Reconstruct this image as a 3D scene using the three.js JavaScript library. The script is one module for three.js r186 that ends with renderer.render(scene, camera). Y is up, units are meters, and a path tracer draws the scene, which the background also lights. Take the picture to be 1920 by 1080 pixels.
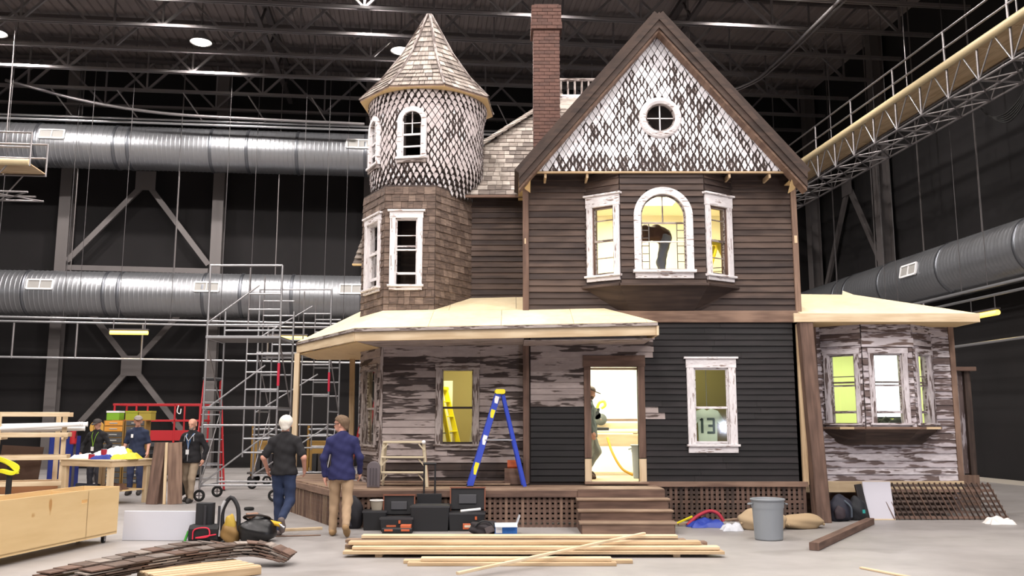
import * as THREE from 'three';
import { mergeGeometries, mergeVertices } from 'three/addons/utils/BufferGeometryUtils.js';
import { RectAreaLightUniformsLib } from 'three/addons/lights/RectAreaLightUniformsLib.js';

// ---------------------------------------------------------------- camera, exposure
RectAreaLightUniformsLib.init();
const scene = new THREE.Scene();
scene.background = new THREE.Color(0x050505);
const camera = new THREE.PerspectiveCamera(35.63, 16 / 9, 0.1, 200);
camera.position.set(0, 1.7, 0);
camera.rotation.x = THREE.MathUtils.degToRad(8.53);
const renderer = new THREE.WebGLRenderer({ antialias: true });
renderer.toneMapping = THREE.LinearToneMapping;
renderer.toneMappingExposure = 0.82;
renderer.shadowMap.enabled = true;
const BAY_POWER = 190;       // candela of one high-bay lamp
const YAW = 0.1067;          // the hall stands turned against the house front

// ---------------------------------------------------------------- helpers
let seed = 7;
const rnd = () => { seed = (seed * 1664525 + 1013904223) >>> 0; return seed / 4294967296; };
const rr = (a, b) => a + (b - a) * rnd();
const pick = (a) => a[Math.floor(rnd() * a.length)];
const V = (x, y, z) => new THREE.Vector3(x, y, z);
const R2 = Math.PI / 180;
const used = {};
const numbered = (n) => { const k = used[n] = (used[n] ?? -1) + 1; return k ? `${n}_${String(k).padStart(3, '0')}` : n; };
const ordinal = ['first', 'second', 'third', 'fourth', 'fifth', 'sixth', 'seventh', 'eighth', 'ninth', 'tenth', 'eleventh', 'twelfth'];
function shade(m) { m.castShadow = true; m.receiveShadow = true; return m; }
function put(parent, name, geo, mat) { const m = shade(new THREE.Mesh(Array.isArray(geo) ? merge(geo) : geo, mat)); m.name = name; parent.add(m); return m; }
function thing(name, label, category, pos = [0, 0, 0], turn = 0, group) {
  const g = new THREE.Group(); g.name = numbered(name); g.position.set(...pos); g.rotation.y = turn;
  g.userData = { label, category }; if (group) g.userData.group = group; scene.add(g); return g;
}
function solo(name, label, category, geo, mat, pos = [0, 0, 0], turn = 0, group) {
  const m = put(scene, numbered(name), geo, mat); m.position.set(...pos); m.rotation.y = turn;
  m.userData = { label, category }; if (group) m.userData.group = group; return m;
}
function struct(name, geo, mat, turn = 0) { const m = put(scene, name, geo, mat); m.rotation.y = turn; m.userData = { kind: 'structure' }; return m; }
function stuff(m) { m.userData.kind = 'stuff'; return m; }
function part(parent, name, pos = [0, 0, 0], turn = 0) { const g = new THREE.Group(); g.name = name; g.position.set(...pos); g.rotation.y = turn; parent.add(g); return g; }
function merge(list) {
  const l = list.map((g) => { const n = g.index ? g.toNonIndexed() : g; for (const k of Object.keys(n.attributes)) if (!['position', 'normal', 'uv'].includes(k)) n.deleteAttribute(k); return n; });
  return l.length === 1 ? l[0] : mergeGeometries(l);
}
// a box with its uv in metres, u along the longest side
function box(w, h, d, x = 0, y = 0, z = 0, rx = 0, ry = 0, rz = 0) {
  const g = new THREE.BoxGeometry(w, h, d).toNonIndexed(), p = g.attributes.position, n = g.attributes.normal, uv = g.attributes.uv;
  const s = [w, h, d], long = s.indexOf(Math.max(...s)), ou = rnd() * 3, ov = rnd() * 3;
  for (let i = 0; i < p.count; i++) {
    const c = [p.getX(i), p.getY(i), p.getZ(i)], a = [Math.abs(n.getX(i)), Math.abs(n.getY(i)), Math.abs(n.getZ(i))], ax = a.indexOf(Math.max(...a));
    const rest = [0, 1, 2].filter((k) => k !== ax); if (rest[1] === long) rest.reverse();
    uv.setXY(i, c[rest[0]] + ou, c[rest[1]] + ov + ax * 0.37);
  }
  if (rx || ry || rz) g.applyMatrix4(new THREE.Matrix4().makeRotationFromEuler(new THREE.Euler(rx, ry, rz)));
  return g.translate(x, y, z);
}
// a box with its four long edges taken off
function cbox(w, h, d, x = 0, y = 0, z = 0, c = 0.006, rx = 0, ry = 0, rz = 0) {
  const s = [w, h, d], long = s.indexOf(Math.max(...s)), L = s[long], o = [0, 1, 2].filter((k) => k !== long), a = s[o[0]] / 2, b = s[o[1]] / 2, k = Math.min(c, a * 0.6, b * 0.6);
  const pr = [[a - k, -b], [a, -b + k], [a, b - k], [a - k, b], [-a + k, b], [-a, b - k], [-a, -b + k], [-a + k, -b]];
  const pos = [], uv = [], ou = rnd() * 3, ov = rnd() * 3;
  const at = (t, q) => { const v = [0, 0, 0]; v[long] = t; v[o[0]] = q[0]; v[o[1]] = q[1]; return v; };
  const flip = long === 1; let per = 0;
  const tri = (A, B, C, ua, ub, uc) => { const l = flip ? [[A, ua], [C, uc], [B, ub]] : [[A, ua], [B, ub], [C, uc]]; for (const [q, t] of l) { pos.push(...q); uv.push(t[0] + ou, t[1] + ov); } };
  for (let i = 0; i < 8; i++) {
    const q = pr[i], r = pr[(i + 1) % 8], e = Math.hypot(q[0] - r[0], q[1] - r[1]);
    const A = at(-L / 2, q), B = at(-L / 2, r), C = at(L / 2, r), D = at(L / 2, q);
    tri(A, B, C, [-L / 2, per], [-L / 2, per + e], [L / 2, per + e]); tri(A, C, D, [-L / 2, per], [L / 2, per + e], [L / 2, per]); per += e;
  }
  for (const t of [-L / 2, L / 2]) for (let i = 1; i < 7; i++) { const [A, B, C] = [pr[0], pr[i], pr[i + 1]]; if (t > 0) tri(at(t, A), at(t, B), at(t, C), A, B, C); else tri(at(t, A), at(t, C), at(t, B), A, C, B); }
  const g = new THREE.BufferGeometry(); g.setAttribute('position', new THREE.Float32BufferAttribute(pos, 3)); g.setAttribute('uv', new THREE.Float32BufferAttribute(uv, 2)); g.computeVertexNormals();
  if (rx || ry || rz) g.applyMatrix4(new THREE.Matrix4().makeRotationFromEuler(new THREE.Euler(rx, ry, rz)));
  return g.translate(x, y, z);
}
function aim(g, p, q, up = V(0, 1, 0)) {          // turns +x onto p -> q and moves the middle there
  const x = q.clone().sub(p).normalize(); let u = up.clone(); if (Math.abs(x.dot(u)) > 0.99) u = V(0, 0, 1);
  const z = x.clone().cross(u).normalize(), y = z.clone().cross(x);
  return g.applyMatrix4(new THREE.Matrix4().makeBasis(x, y, z).setPosition(p.clone().add(q).multiplyScalar(0.5)));
}
const bar = (p, q, h, w = h, up) => aim(box(p.distanceTo(q), h, w), p, q, up);
const cbar = (p, q, h, w = h, c = 0.006) => aim(cbox(p.distanceTo(q), h, w, 0, 0, 0, c), p, q);
function rod(p, q, r, seg = 8, r2 = r) { const g = new THREE.CylinderGeometry(r2, r, p.distanceTo(q), seg); g.rotateZ(-Math.PI / 2); return aim(g, p, q); }
const sweep = (pts, r, n = pts.length * 5, seg = 7, closed = false) => new THREE.TubeGeometry(new THREE.CatmullRomCurve3(pts, closed), n, r, seg, closed);
const lathe = (pts, seg = 24) => new THREE.LatheGeometry(pts.map((p) => new THREE.Vector2(p[0], p[1])), seg);
const cyl = (r, h, x, y, z, seg = 16, r2 = r) => new THREE.CylinderGeometry(r2, r, h, seg).translate(x, y, z);
const ball = (r, x, y, z, sx = 1, sy = 1, sz = 1, n = 14) => new THREE.SphereGeometry(r, n, Math.ceil(n * 0.7)).scale(sx, sy, sz).translate(x, y, z);
function metre(g) { // planar uv in metres by the way each face points
  const n = g.index ? g.toNonIndexed() : g; n.computeVertexNormals(); const p = n.attributes.position, m = n.attributes.normal, uv = new Float32Array(p.count * 2);
  for (let i = 0; i < p.count; i += 3) {
    const a = [0, 0, 0]; for (let k = 0; k < 3; k++) { a[0] += m.getX(i + k); a[1] += m.getY(i + k); a[2] += m.getZ(i + k); }
    const b = a.map(Math.abs), ax = b.indexOf(Math.max(...b));
    for (let k = 0; k < 3; k++) { const c = [p.getX(i + k), p.getY(i + k), p.getZ(i + k)]; uv[(i + k) * 2] = ax === 0 ? c[2] : c[0]; uv[(i + k) * 2 + 1] = ax === 1 ? c[2] : c[1]; }
  }
  n.setAttribute('uv', new THREE.BufferAttribute(uv, 2)); return n;
}
// a slab: convex polygon of 3-D points, thickened by t against its normal
function slab(pts, t, grain) {
  const n = pts[1].clone().sub(pts[0]).cross(pts[2].clone().sub(pts[0])).normalize(), e = (grain ?? pts[1].clone().sub(pts[0])).clone().normalize(), f = n.clone().cross(e);
  const pos = [], uv = [], ou = rnd() * 3, ov = rnd() * 3, low = pts.map((p) => p.clone().addScaledVector(n, -t));
  const tri = (a, b, c) => { for (const q of [a, b, c]) { pos.push(q.x, q.y, q.z); uv.push(q.dot(e) + ou, q.dot(f) + ov); } };
  for (let i = 1; i < pts.length - 1; i++) { tri(pts[0], pts[i], pts[i + 1]); tri(low[0], low[i + 1], low[i]); }
  for (let i = 0; i < pts.length; i++) { const j = (i + 1) % pts.length; tri(pts[i], low[i], low[j]); tri(pts[i], low[j], pts[j]); }
  const g = new THREE.BufferGeometry(); g.setAttribute('position', new THREE.Float32BufferAttribute(pos, 3)); g.setAttribute('uv', new THREE.Float32BufferAttribute(uv, 2)); g.computeVertexNormals(); return g;
}
function clip(poly, a, b, c) { // keeps a*x + b*y <= c
  const out = []; for (let i = 0; i < poly.length; i++) {
    const p = poly[i], q = poly[(i + 1) % poly.length], dp = a * p[0] + b * p[1] - c, dq = a * q[0] + b * q[1] - c;
    if (dp <= 0) out.push(p); if ((dp < 0 && dq > 0) || (dp > 0 && dq < 0)) { const t = dp / (dp - dq); out.push([p[0] + (q[0] - p[0]) * t, p[1] + (q[1] - p[1]) * t]); }
  } return out;
}
function cut(poly, shape) { let q = poly; for (let i = 0; i < shape.length && q.length; i++) { const A = shape[i], B = shape[(i + 1) % shape.length]; const a = B[1] - A[1], b = -(B[0] - A[0]); q = clip(q, a, b, a * A[0] + b * A[1]); } return q; } // shape counter-clockwise
const area = (q) => { let s = 0; for (let i = 0; i < q.length; i++) { const p = q[i], r = q[(i + 1) % q.length]; s += p[0] * r[1] - r[0] * p[1]; } return Math.abs(s) / 2; };

// ---------------------------------------------------------------- procedural textures
function lattice(s) { const t = new Float32Array(4096); let k = s * 7919 + 13; for (let i = 0; i < 4096; i++) { k = (k * 1664525 + 1013904223) >>> 0; t[i] = k / 4294967296; } return t; }
const LT = lattice(3), PM = new Uint16Array(4096); for (let i = 0; i < 4096; i++) PM[i] = Math.floor(LT[i] * 4096);
function vn(x, y, px, py, s) {
  const X = Math.floor(x), Y = Math.floor(y); let fx = x - X, fy = y - Y; fx *= fx * (3 - 2 * fx); fy *= fy * (3 - 2 * fy);
  const x0 = ((X % px) + px) % px, x1 = (x0 + 1) % px, y0 = ((Y % py) + py) % py, y1 = (y0 + 1) % py;
  const h = (a, b) => LT[(PM[(a + s * 131) & 4095] + b * 57 + s * 17) & 4095];
  const a = h(x0, y0), b = h(x1, y0), c = h(x0, y1), d = h(x1, y1); return a + (b - a) * fx + (c - a) * fy + (a - b - c + d) * fx * fy;
}
function fb(u, v, fx, fy, o = 4, s = 1) { let a = 0, w = 0.5, t = 0; for (let i = 0; i < o; i++) { a += w * vn(u * fx, v * fy, fx, fy, s + i * 5); t += w; w *= 0.55; fx *= 2; fy *= 2; } return a / t; }
const sm = (a, b, x) => { const t = Math.min(1, Math.max(0, (x - a) / (b - a))); return t * t * (3 - 2 * t); };
const lerp3 = (a, b, t) => [a[0] + (b[0] - a[0]) * t, a[1] + (b[1] - a[1]) * t, a[2] + (b[2] - a[2]) * t];
function tex(n, size, fn, srgb = true) { // size: metres that one tile covers
  const d = new Uint8Array(n * n * 4);
  for (let y = 0; y < n; y++) for (let x = 0; x < n; x++) { const c = fn((x + 0.5) / n, (y + 0.5) / n), i = (y * n + x) * 4; d[i] = c[0]; d[i + 1] = c[1]; d[i + 2] = c[2]; d[i + 3] = 255; }
  const t = new THREE.DataTexture(d, n, n); t.wrapS = t.wrapT = THREE.RepeatWrapping; t.magFilter = THREE.LinearFilter; t.minFilter = THREE.LinearMipmapLinearFilter; t.generateMipmaps = true;
  if (srgb) t.colorSpace = THREE.SRGBColorSpace; t.repeat.set(1 / size, 1 / size); t.needsUpdate = true; return t;
}
const mat = (o) => new THREE.MeshStandardMaterial({ roughness: 0.8, ...o });
const flat = (c, r = 0.7, m = 0) => mat({ color: c, roughness: r, metalness: m });
const grain = (a, b, s = 1, size = 2, n = 256) => tex(n, size, (u, v) => { const k = 0.65 * fb(u, v, 3, 40, 4, s) + 0.35 * fb(u, v, 5, 9, 3, s + 9); return lerp3(a, b, sm(0.25, 0.75, k)); });
// paint left on boards: cover is the share that still carries paint
const peel = (wood1, wood2, paint1, paint2, cover, s, size = 2.4, n = 512) => tex(n, size, (u, v) => {
  const k = 0.5 * fb(u, v, 3, 22, 5, s) + 0.32 * fb(u, v, 7, 64, 3, s + 3) + 0.18 * fb(u, v, 3, 4, 3, s + 8), g = fb(u, v, 4, 90, 3, s + 5);
  const w = lerp3(wood1, wood2, g), p = lerp3(paint1, paint2, fb(u, v, 9, 30, 4, s + 6)); return lerp3(w, p, sm(0.5 - (cover - 0.5) * 0.42 - 0.025, 0.5 - (cover - 0.5) * 0.42 + 0.035, k));
});
// sixteen diamond shingles in a square: paint holds in the middle and flakes off along the edges
const flakes = (bare, s) => tex(512, 1, (u, v) => {
  const a = (u * 4) % 1, b = (v * 4) % 1, edge = 0.5 - Math.abs(a - 0.5) * 1.5 - Math.abs(b - 0.5) * 0.85, k = 0.6 * fb(u, v, 18, 10, 4, s) + 0.4 * fb(u, v, 44, 16, 3, s + 4), big = vn(Math.floor(u * 4) + 0.5, Math.floor(v * 4) + 0.5, 8, 8, s + 2) - 0.5;
  return lerp3(lerp3([48, 40, 39], [92, 78, 73], fb(u, v, 40, 12, 3, s + 9)), lerp3([204, 200, 202], [240, 240, 246], fb(u, v, 12, 12, 3, s + 7)), sm(-0.03, 0.05, k - 0.5 + Math.min(edge, 0.3) * 1.35 - 0.18 - bare + big * 0.3));
});
const T = {
  dark: grain([52, 40, 35], [88, 71, 62], 1), dark2: grain([45, 34, 31], [70, 56, 50], 2), black: grain([20, 17, 18], [36, 31, 33], 3), black2: grain([15, 13, 14], [25, 22, 24], 4),
  peelA: peel([58, 48, 46], [88, 75, 69], [142, 130, 127], [178, 165, 161], 0.7, 5, 1.7), peelB: peel([52, 43, 42], [80, 68, 63], [138, 126, 123], [172, 160, 156], 0.56, 6, 1.7),
  peelC: peel([50, 41, 40], [78, 66, 62], [130, 118, 115], [158, 146, 142], 0.38, 7, 1.7), peelW: peel([88, 72, 66], [118, 100, 92], [178, 170, 174], [212, 205, 208], 0.72, 8),
  peelWing: peel([88, 74, 72], [116, 100, 96], [158, 148, 152], [204, 196, 200], 0.5, 9, 1.6), peelWing2: peel([84, 70, 68], [112, 97, 92], [168, 158, 160], [222, 216, 220], 0.62, 10, 1.2),
  trim: peel([112, 92, 84], [142, 122, 112], [208, 202, 204], [240, 237, 238], 0.73, 11, 0.7), trimOld: peel([74, 62, 58], [100, 86, 80], [142, 132, 128], [176, 166, 162], 0.55, 12, 0.9),
  shWhite: flakes(-0.55, 13), shPeel: flakes(-0.11, 14), shDark: flakes(0.15, 15),
  shBrown: grain([70, 57, 50], [110, 92, 81], 16, 0.5, 128), shBrown2: grain([90, 75, 66], [136, 117, 104], 17, 0.5, 128),
  roof: grain([116, 106, 99], [164, 153, 143], 18, 0.6, 128), roof2: grain([144, 135, 127], [194, 185, 175], 19, 0.6, 128), roof3: grain([90, 82, 77], [132, 121, 113], 20, 0.6, 128), bark: grain([44, 33, 28], [70, 54, 46], 41),
  pine: grain([198, 173, 138], [224, 204, 172], 21), pine2: grain([178, 151, 116], [208, 183, 148], 22), timber: grain([82, 63, 54], [120, 95, 82], 23), timber2: grain([102, 80, 68], [142, 116, 99], 24), deck: grain([120, 99, 82], [164, 140, 118], 25),
  ply: tex(512, 2.4, (u, v) => { const k = fb(u, v, 4, 18, 4, 26), w = fb(u + 0.05 * k, v, 3, 30, 3, 27), kn = fb(u, v, 14, 11, 2, 28); return lerp3(lerp3([208, 177, 126], [230, 203, 155], 0.6 * k + 0.4 * w), [170, 118, 62], sm(0.84, 0.9, kn) * 0.7); }),
  sheath: tex(512, 2.4, (u, v) => { const k = fb(u, v, 26, 30, 3, 29), w = fb(u, v, 5, 5, 4, 30); return lerp3([226, 204, 160], [246, 232, 198], 0.5 * k + 0.5 * w); }),
  concrete: tex(1024, 14, (u, v) => { const k = 0.55 * fb(u, v, 6, 7, 6, 31) + 0.25 * fb(u, v, 40, 44, 3, 32) + 0.2 * fb(u, v, 3, 22, 4, 33), st = sm(0.66, 0.78, fb(u, v, 9, 13, 4, 34)); const c = lerp3([138, 134, 132], [166, 162, 160], sm(0.2, 0.8, k)); return lerp3(c, [126, 121, 117], st * 0.45); }),
  concreteR: tex(512, 9, (u, v) => { const k = 0.6 * fb(u, v, 7, 6, 5, 35) + 0.4 * fb(u, v, 30, 26, 3, 36); const c = 255 * (0.34 + 0.3 * k); return [c, c, c]; }, false),
  wall: tex(256, 6, (u, v) => { const k = fb(u, v, 5, 4, 5, 37); return lerp3([18, 16, 17], [32, 29, 30], k); }),
  brick: tex(256, 0.6, (u, v) => lerp3([92, 66, 58], [124, 92, 82], fb(u, v, 12, 14, 4, 38))), brick2: tex(256, 0.6, (u, v) => lerp3([82, 60, 54], [110, 82, 73], fb(u, v, 12, 14, 4, 39))),
  cloth: tex(256, 0.5, (u, v) => { const k = 200 + 55 * fb(u, v, 20, 20, 4, 40); return [k, k, k]; }),
};
const M = {
  dark: mat({ map: T.dark, roughness: 0.75 }), dark2: mat({ map: T.dark2, roughness: 0.75 }), black: mat({ map: T.black, roughness: 0.75 }), black2: mat({ map: T.black2, roughness: 0.75 }),
  peelA: mat({ map: T.peelA }), peelB: mat({ map: T.peelB }), peelC: mat({ map: T.peelC }), peelW: mat({ map: T.peelW }), wingA: mat({ map: T.peelWing }), wingB: mat({ map: T.peelWing2 }),
  trim: mat({ map: T.trim, roughness: 0.6 }), trimOld: mat({ map: T.trimOld }), shWhite: mat({ map: T.shWhite, roughness: 0.6 }), shPeel: mat({ map: T.shPeel }), shDark: mat({ map: T.shDark }), bark: mat({ map: T.bark }), greyWhite: mat({ map: T.shWhite, color: 0xd6ccc8 }), greyPeel: mat({ map: T.shPeel, color: 0xdcd4d0 }), wire: flat(0x4e4b4c, 0.6, 0.3),
  shBrown: mat({ map: T.shBrown }), shBrown2: mat({ map: T.shBrown2 }), roof: mat({ map: T.roof }), roof2: mat({ map: T.roof2 }), roof3: mat({ map: T.roof3 }),
  pine: mat({ map: T.pine, roughness: 0.65 }), pine2: mat({ map: T.pine2, roughness: 0.65 }), timber: mat({ map: T.timber }), timber2: mat({ map: T.timber2 }), deck: mat({ map: T.deck }), ply: mat({ map: T.ply, roughness: 0.6 }), sheath: mat({ map: T.sheath, roughness: 0.7 }),
  concrete: mat({ map: T.concrete, roughnessMap: T.concreteR, roughness: 1 }), wall: mat({ map: T.wall, roughness: 0.95 }), brick: mat({ map: T.brick }), brick2: mat({ map: T.brick2 }), mortar: flat(0x66504a, 0.95), backing: flat(0x2c2422, 0.95),
  steel: flat(0x8d898a, 0.42, 0.7), alu: flat(0xb2b2b5, 0.38, 0.8), darkSteel: flat(0x5a5556, 0.55, 0.4), paintSteel: flat(0x686362, 0.55, 0.2), galv: flat(0x9c9ea2, 0.37, 0.82), galvDark: flat(0x76797f, 0.4, 0.9), deckSteel: flat(0x7d7473, 0.8, 0.1),
  blackPlastic: flat(0x1d1d20, 0.5), greyPlastic: flat(0x8b9095, 0.55), orange: flat(0xc8643c, 0.5), red: flat(0xb02028, 0.5), yellow: flat(0xefe02a, 0.5), blue: flat(0x2f47b8, 0.45), white: flat(0xeeeeee, 0.6), foam: flat(0xc6c8d2, 0.85), rubber: flat(0x161616, 0.8), navy: flat(0x1e2f7a, 0.5), green: flat(0x7fb02c, 0.6),
  glass: new THREE.MeshPhysicalMaterial({ color: 0xffffff, roughness: 0.03, transmission: 1, thickness: 0, ior: 1.5 }),
};
// ---------------------------------------------------------------- the hall (local x runs along the back wall, local -z towards it)
const HALL = { left: -24, right: 16.5, back: 35.6, front: -15, top: 15.6 };
{
  const w = HALL.right - HALL.left, d = HALL.back - HALL.front, cx = (HALL.right + HALL.left) / 2, cz = -(HALL.back + HALL.front) / 2;
  struct('floor', metre(new THREE.BoxGeometry(w + 1, 0.3, d + 1).translate(cx, -0.15, cz)), M.concrete, YAW);
  struct('wall_back', metre(new THREE.BoxGeometry(w + 1, 16.4, 0.4).translate(cx, 8, -HALL.back - 0.2)), M.wall, YAW);
  struct('wall_front', metre(new THREE.BoxGeometry(w + 1, 16.4, 0.4).translate(cx, 8, -HALL.front + 0.2)), M.wall, YAW);
  struct('wall_right', metre(new THREE.BoxGeometry(0.4, 16.4, d).translate(HALL.right + 0.2, 8, cz)), M.wall, YAW);
  struct('wall_left', metre(new THREE.BoxGeometry(0.4, 16.4, d).translate(HALL.left - 0.2, 8, cz)), M.wall, YAW);
  // ribbed roof deck: a folded sheet, ribs running towards the back wall
  const sh = new THREE.Shape(), n = Math.round(w / 0.32); sh.moveTo(HALL.left, HALL.top + 0.4);
  for (let i = 0; i < n; i++) { const x = HALL.left + i * w / n, p = w / n; sh.lineTo(x, HALL.top); sh.lineTo(x + p * 0.4, HALL.top); sh.lineTo(x + p * 0.5, HALL.top + 0.055); sh.lineTo(x + p * 0.9, HALL.top + 0.055); }
  sh.lineTo(HALL.right, HALL.top); sh.lineTo(HALL.right, HALL.top + 0.4); sh.closePath();
  struct('ceiling', new THREE.ExtrudeGeometry(sh, { depth: d, bevelEnabled: false }).translate(0, 0, -HALL.back), M.deckSteel, YAW);
  struct('baseboard_right', metre(new THREE.BoxGeometry(0.05, 0.12, d).translate(HALL.right - 0.025, 0.06, cz)), flat(0xb9b2a6), YAW);
}
const hall = (name, label, category, group) => thing(name, label, category, [0, 0, 0], YAW, group);
// steel columns with flanges
function column(s, t, turn, label) {
  const c = thing('steel_column', label, 'column', [s * Math.cos(YAW) - t * Math.sin(YAW), 0, -s * Math.sin(YAW) - t * Math.cos(YAW)], YAW + turn, 'steel wall columns');
  put(c, 'web', box(0.02, 15.5, 0.4, 0, 7.75, 0), M.paintSteel); for (const k of [-1, 1]) put(c, 'flange', box(0.42, 15.5, 0.025, 0, 7.75, k * 0.2), M.paintSteel); put(c, 'base_plate', box(0.6, 0.03, 0.6, 0, 0.016, 0), M.paintSteel);
}
[-13.43, -7.75].forEach((s, i) => column(s, 35.2, 0, `grey steel column on the back wall, ${['first', 'second'][i]} from the lumber rack`));
column(-1.95, 35.2, 0, 'grey steel column on the back wall just behind the turret');
[28.9, 34.4].forEach((t, i) => column(16.1, t, Math.PI / 2, i ? 'steel column in the dark back corner beyond the gable' : 'steel column on the right wall above the plywood wing roof'));
// wall bracing
function bracing(label, s0, s1, bits, plates, turnAt) {
  const b = hall('wall_bracing', label, 'bracing');
  for (const [a, c] of bits) put(b, 'brace', bar(V(...a), V(...c), 0.2, 0.12), M.paintSteel);
  for (const [x, y, z] of plates) put(b, 'gusset_plate', box(0.75, 0.75, 0.02, x, y, z + 0.07, 0, 0, 0), M.paintSteel);
  if (turnAt) b.children.forEach((m) => m.geometry.applyMatrix4(turnAt));
  return b;
}
const zB = -35.05;
bracing('grey inverted V brace between two columns over the lower duct', 0, 0, [[[-10.5, 10.9, zB], [-13.2, 7.75, zB]], [[-10.5, 10.9, zB], [-8.0, 7.7, zB]], [[-13.2, 7.5, zB], [-8.0, 7.45, zB]]], [[-10.5, 10.95, zB]]);
bracing('grey crossed wall brace meeting behind the drawer cabinets', 0, 0, [[[-10.6, 3.8, zB], [-13.2, 7.0, zB]], [[-10.6, 3.8, zB], [-8.0, 6.95, zB]], [[-10.6, 3.8, zB], [-13.2, 0.6, zB]], [[-10.6, 3.8, zB], [-8.0, 0.6, zB]]], [[-10.6, 3.8, zB]]);
{ const m = new THREE.Matrix4().makeRotationY(-Math.PI / 2).setPosition(16.25, 0, -31.6); bracing('dim steel brace on the right wall under the catwalk', 0, 0, [[[0, 10.6, 0], [-2.5, 6.6, 0]], [[0, 10.6, 0], [2.5, 6.6, 0]]], [[0, 10.6, 0]], m); }

// open-web roof joists
const joistAt = [22.95, 24.85, 26.7, 28.55, 30.4, 32.3, 34.1];
joistAt.forEach((t, i) => {
  const j = hall('roof_joist', `grey open-web steel roof joist, ${ordinal[joistAt.length - 1 - i]} from the back wall`, 'roof joist', 'roof joists'), s0 = -16, s1 = 15.8, y0 = 13.6, y1 = 15.4;
  for (const k of [-1, 1]) put(j, 'bottom_chord', box(s1 - s0, 0.09, 0.05, (s0 + s1) / 2, y0, -t + k * 0.055), M.steel);
  put(j, 'top_chord', box(s1 - s0, 0.12, 0.16, (s0 + s1) / 2, y1, -t), M.darkSteel);
  const P = 4.1, off = (i % 2) * P / 2;
  for (let s = s0 + off; s < s1; s += P) {
    put(j, 'web_strut', bar(V(s, y0, -t), V(s, y1, -t), 0.06), M.steel);
    if (s + P / 2 < s1) put(j, 'web_diagonal', bar(V(s, y0, -t), V(s + P / 2 - 0.3, y1, -t), 0.075), M.steel);
    if (s - P / 2 > s0) put(j, 'web_diagonal', bar(V(s, y0, -t), V(s - P / 2 + 0.3, y1, -t), 0.075), M.steel);
  }
});
// long girders carrying the joists
[-5.2, 8.6].forEach((s, i) => {
  const g = hall('roof_girder', i ? 'dark roof girder truss running back above the gable' : 'dark roof girder truss running back left of the turret', 'girder', 'roof girders');
  put(g, 'top_chord', box(0.2, 0.16, 14, s, 15.5, -28.5), M.darkSteel); put(g, 'bottom_chord', box(0.16, 0.12, 14, s, 14.5, -28.5), M.darkSteel);
  for (let t = 22.5; t < 35; t += 1.9) put(g, 'web_diagonal', bar(V(s, 14.5, -t), V(s, 15.5, -t - 0.95), 0.07), M.darkSteel);
});
// bent conduit that runs under the roof towards the right wall
{ const c = hall('conduit', 'long thin bent conduit under the roof right of the gable', 'conduit'); put(c, 'pipe', sweep([V(11.6, 13.4, -14), V(11.6, 13.4, -27), V(11.4, 13.35, -28.5), V(9.5, 13.2, -31)], 0.05, 40, 6), M.steel); put(c, 'pipe', sweep([V(11.75, 13.4, -14), V(11.75, 13.4, -27.2), V(11.5, 13.35, -28.7), V(9.6, 13.2, -31.2)], 0.035, 40, 6), M.steel); }
solo('cable', 'thick slack cable sagging under the roof at the far left', 'cable', sweep([V(-14.5, 13.6, -31.8), V(-11.8, 12.95, -31.8), V(-9.2, 12.6, -31.8), V(-6, 12.5, -31.8), V(-2, 12.45, -31.8)], 0.055, 40, 6), M.steel, [0, 0, 0], YAW);

// spiral-wound ducts
function duct(label, r, len, place) {
  const d = hall('spiral_duct', label, 'duct'), pts = [], step = 0.16;
  for (let y = 0; y < len; y += step) { pts.push([r, y], [r, y + step * 0.8], [r + 0.012, y + step * 0.88], [r, y + step * 0.97]); }
  put(d, 'pipe', lathe(pts, 40).applyMatrix4(place), M.galv);
  return d;
}
function collar(d, r, at, place) { put(d, 'collar', lathe([[r, -0.06], [r + 0.03, -0.04], [r + 0.03, 0.04], [r, 0.06]], 40).translate(0, at, 0).applyMatrix4(place), M.galvDark); }
function register(d, w, h, m) {
  const f = put(d, 'register', [box(w, 0.05, 0.05, 0, h / 2, 0), box(w, 0.05, 0.05, 0, -h / 2, 0), box(0.05, h, 0.05, -w / 2, 0, 0), box(0.05, h, 0.05, w / 2, 0, 0), box(0.03, h, 0.05, 0, 0, 0)].map((g) => g.applyMatrix4(m)), M.white);
  for (const k of [-1, 1]) put(f, 'grille', box(w / 2 - 0.05, h - 0.05, 0.015, k * w / 4, 0, -0.01).applyMatrix4(m), flat(0x9c9a96));
}
for (const [y, xs, label] of [[6.27, [-13.1, -7.45, -2.35], 'long silver spiral duct low on the back wall'], [11.72, [-13.1, -2.25], 'long silver spiral duct high on the back wall']]) {
  const s0 = -15.2, place = new THREE.Matrix4().makeRotationZ(-Math.PI / 2).setPosition(s0, y, -33.3), d = duct(label, 0.8, 24, place);
  for (const a of [1.5, 4.2, 4.7, 7.6, 8.9, 10.7, 13.2, 15.4]) collar(d, 0.8, a, place);
  for (const s of xs) register(d, 0.85, 0.34, new THREE.Matrix4().makeRotationX(-0.25).setPosition(s, y + 0.2, -33.3 + 0.8));
  for (let s = -12.4; s < 6; s += 3.6) put(d, 'hanger_strap', bar(V(s, y + 0.8, -33.3), V(s, y < 8 ? 10.9 : 15.5, -33.3), 0.03), M.paintSteel);
  if (y < 8) { // the elbow that turns towards the left wall
    const p = []; for (let k = 0; k <= 6; k++) { const a = k / 6 * Math.PI / 2; p.push(V(s0 - Math.sin(a) * 1.5, y, -33.3 + (1 - Math.cos(a)) * 1.5)); }
    put(d, 'elbow', sweep(p, 0.8, 6, 32), M.galv); put(d, 'branch_pipe', rod(V(s0 - 1.5, y, -31.8), V(s0 - 1.5, y, -24), 0.8, 32), M.galv);
  }
}
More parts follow.
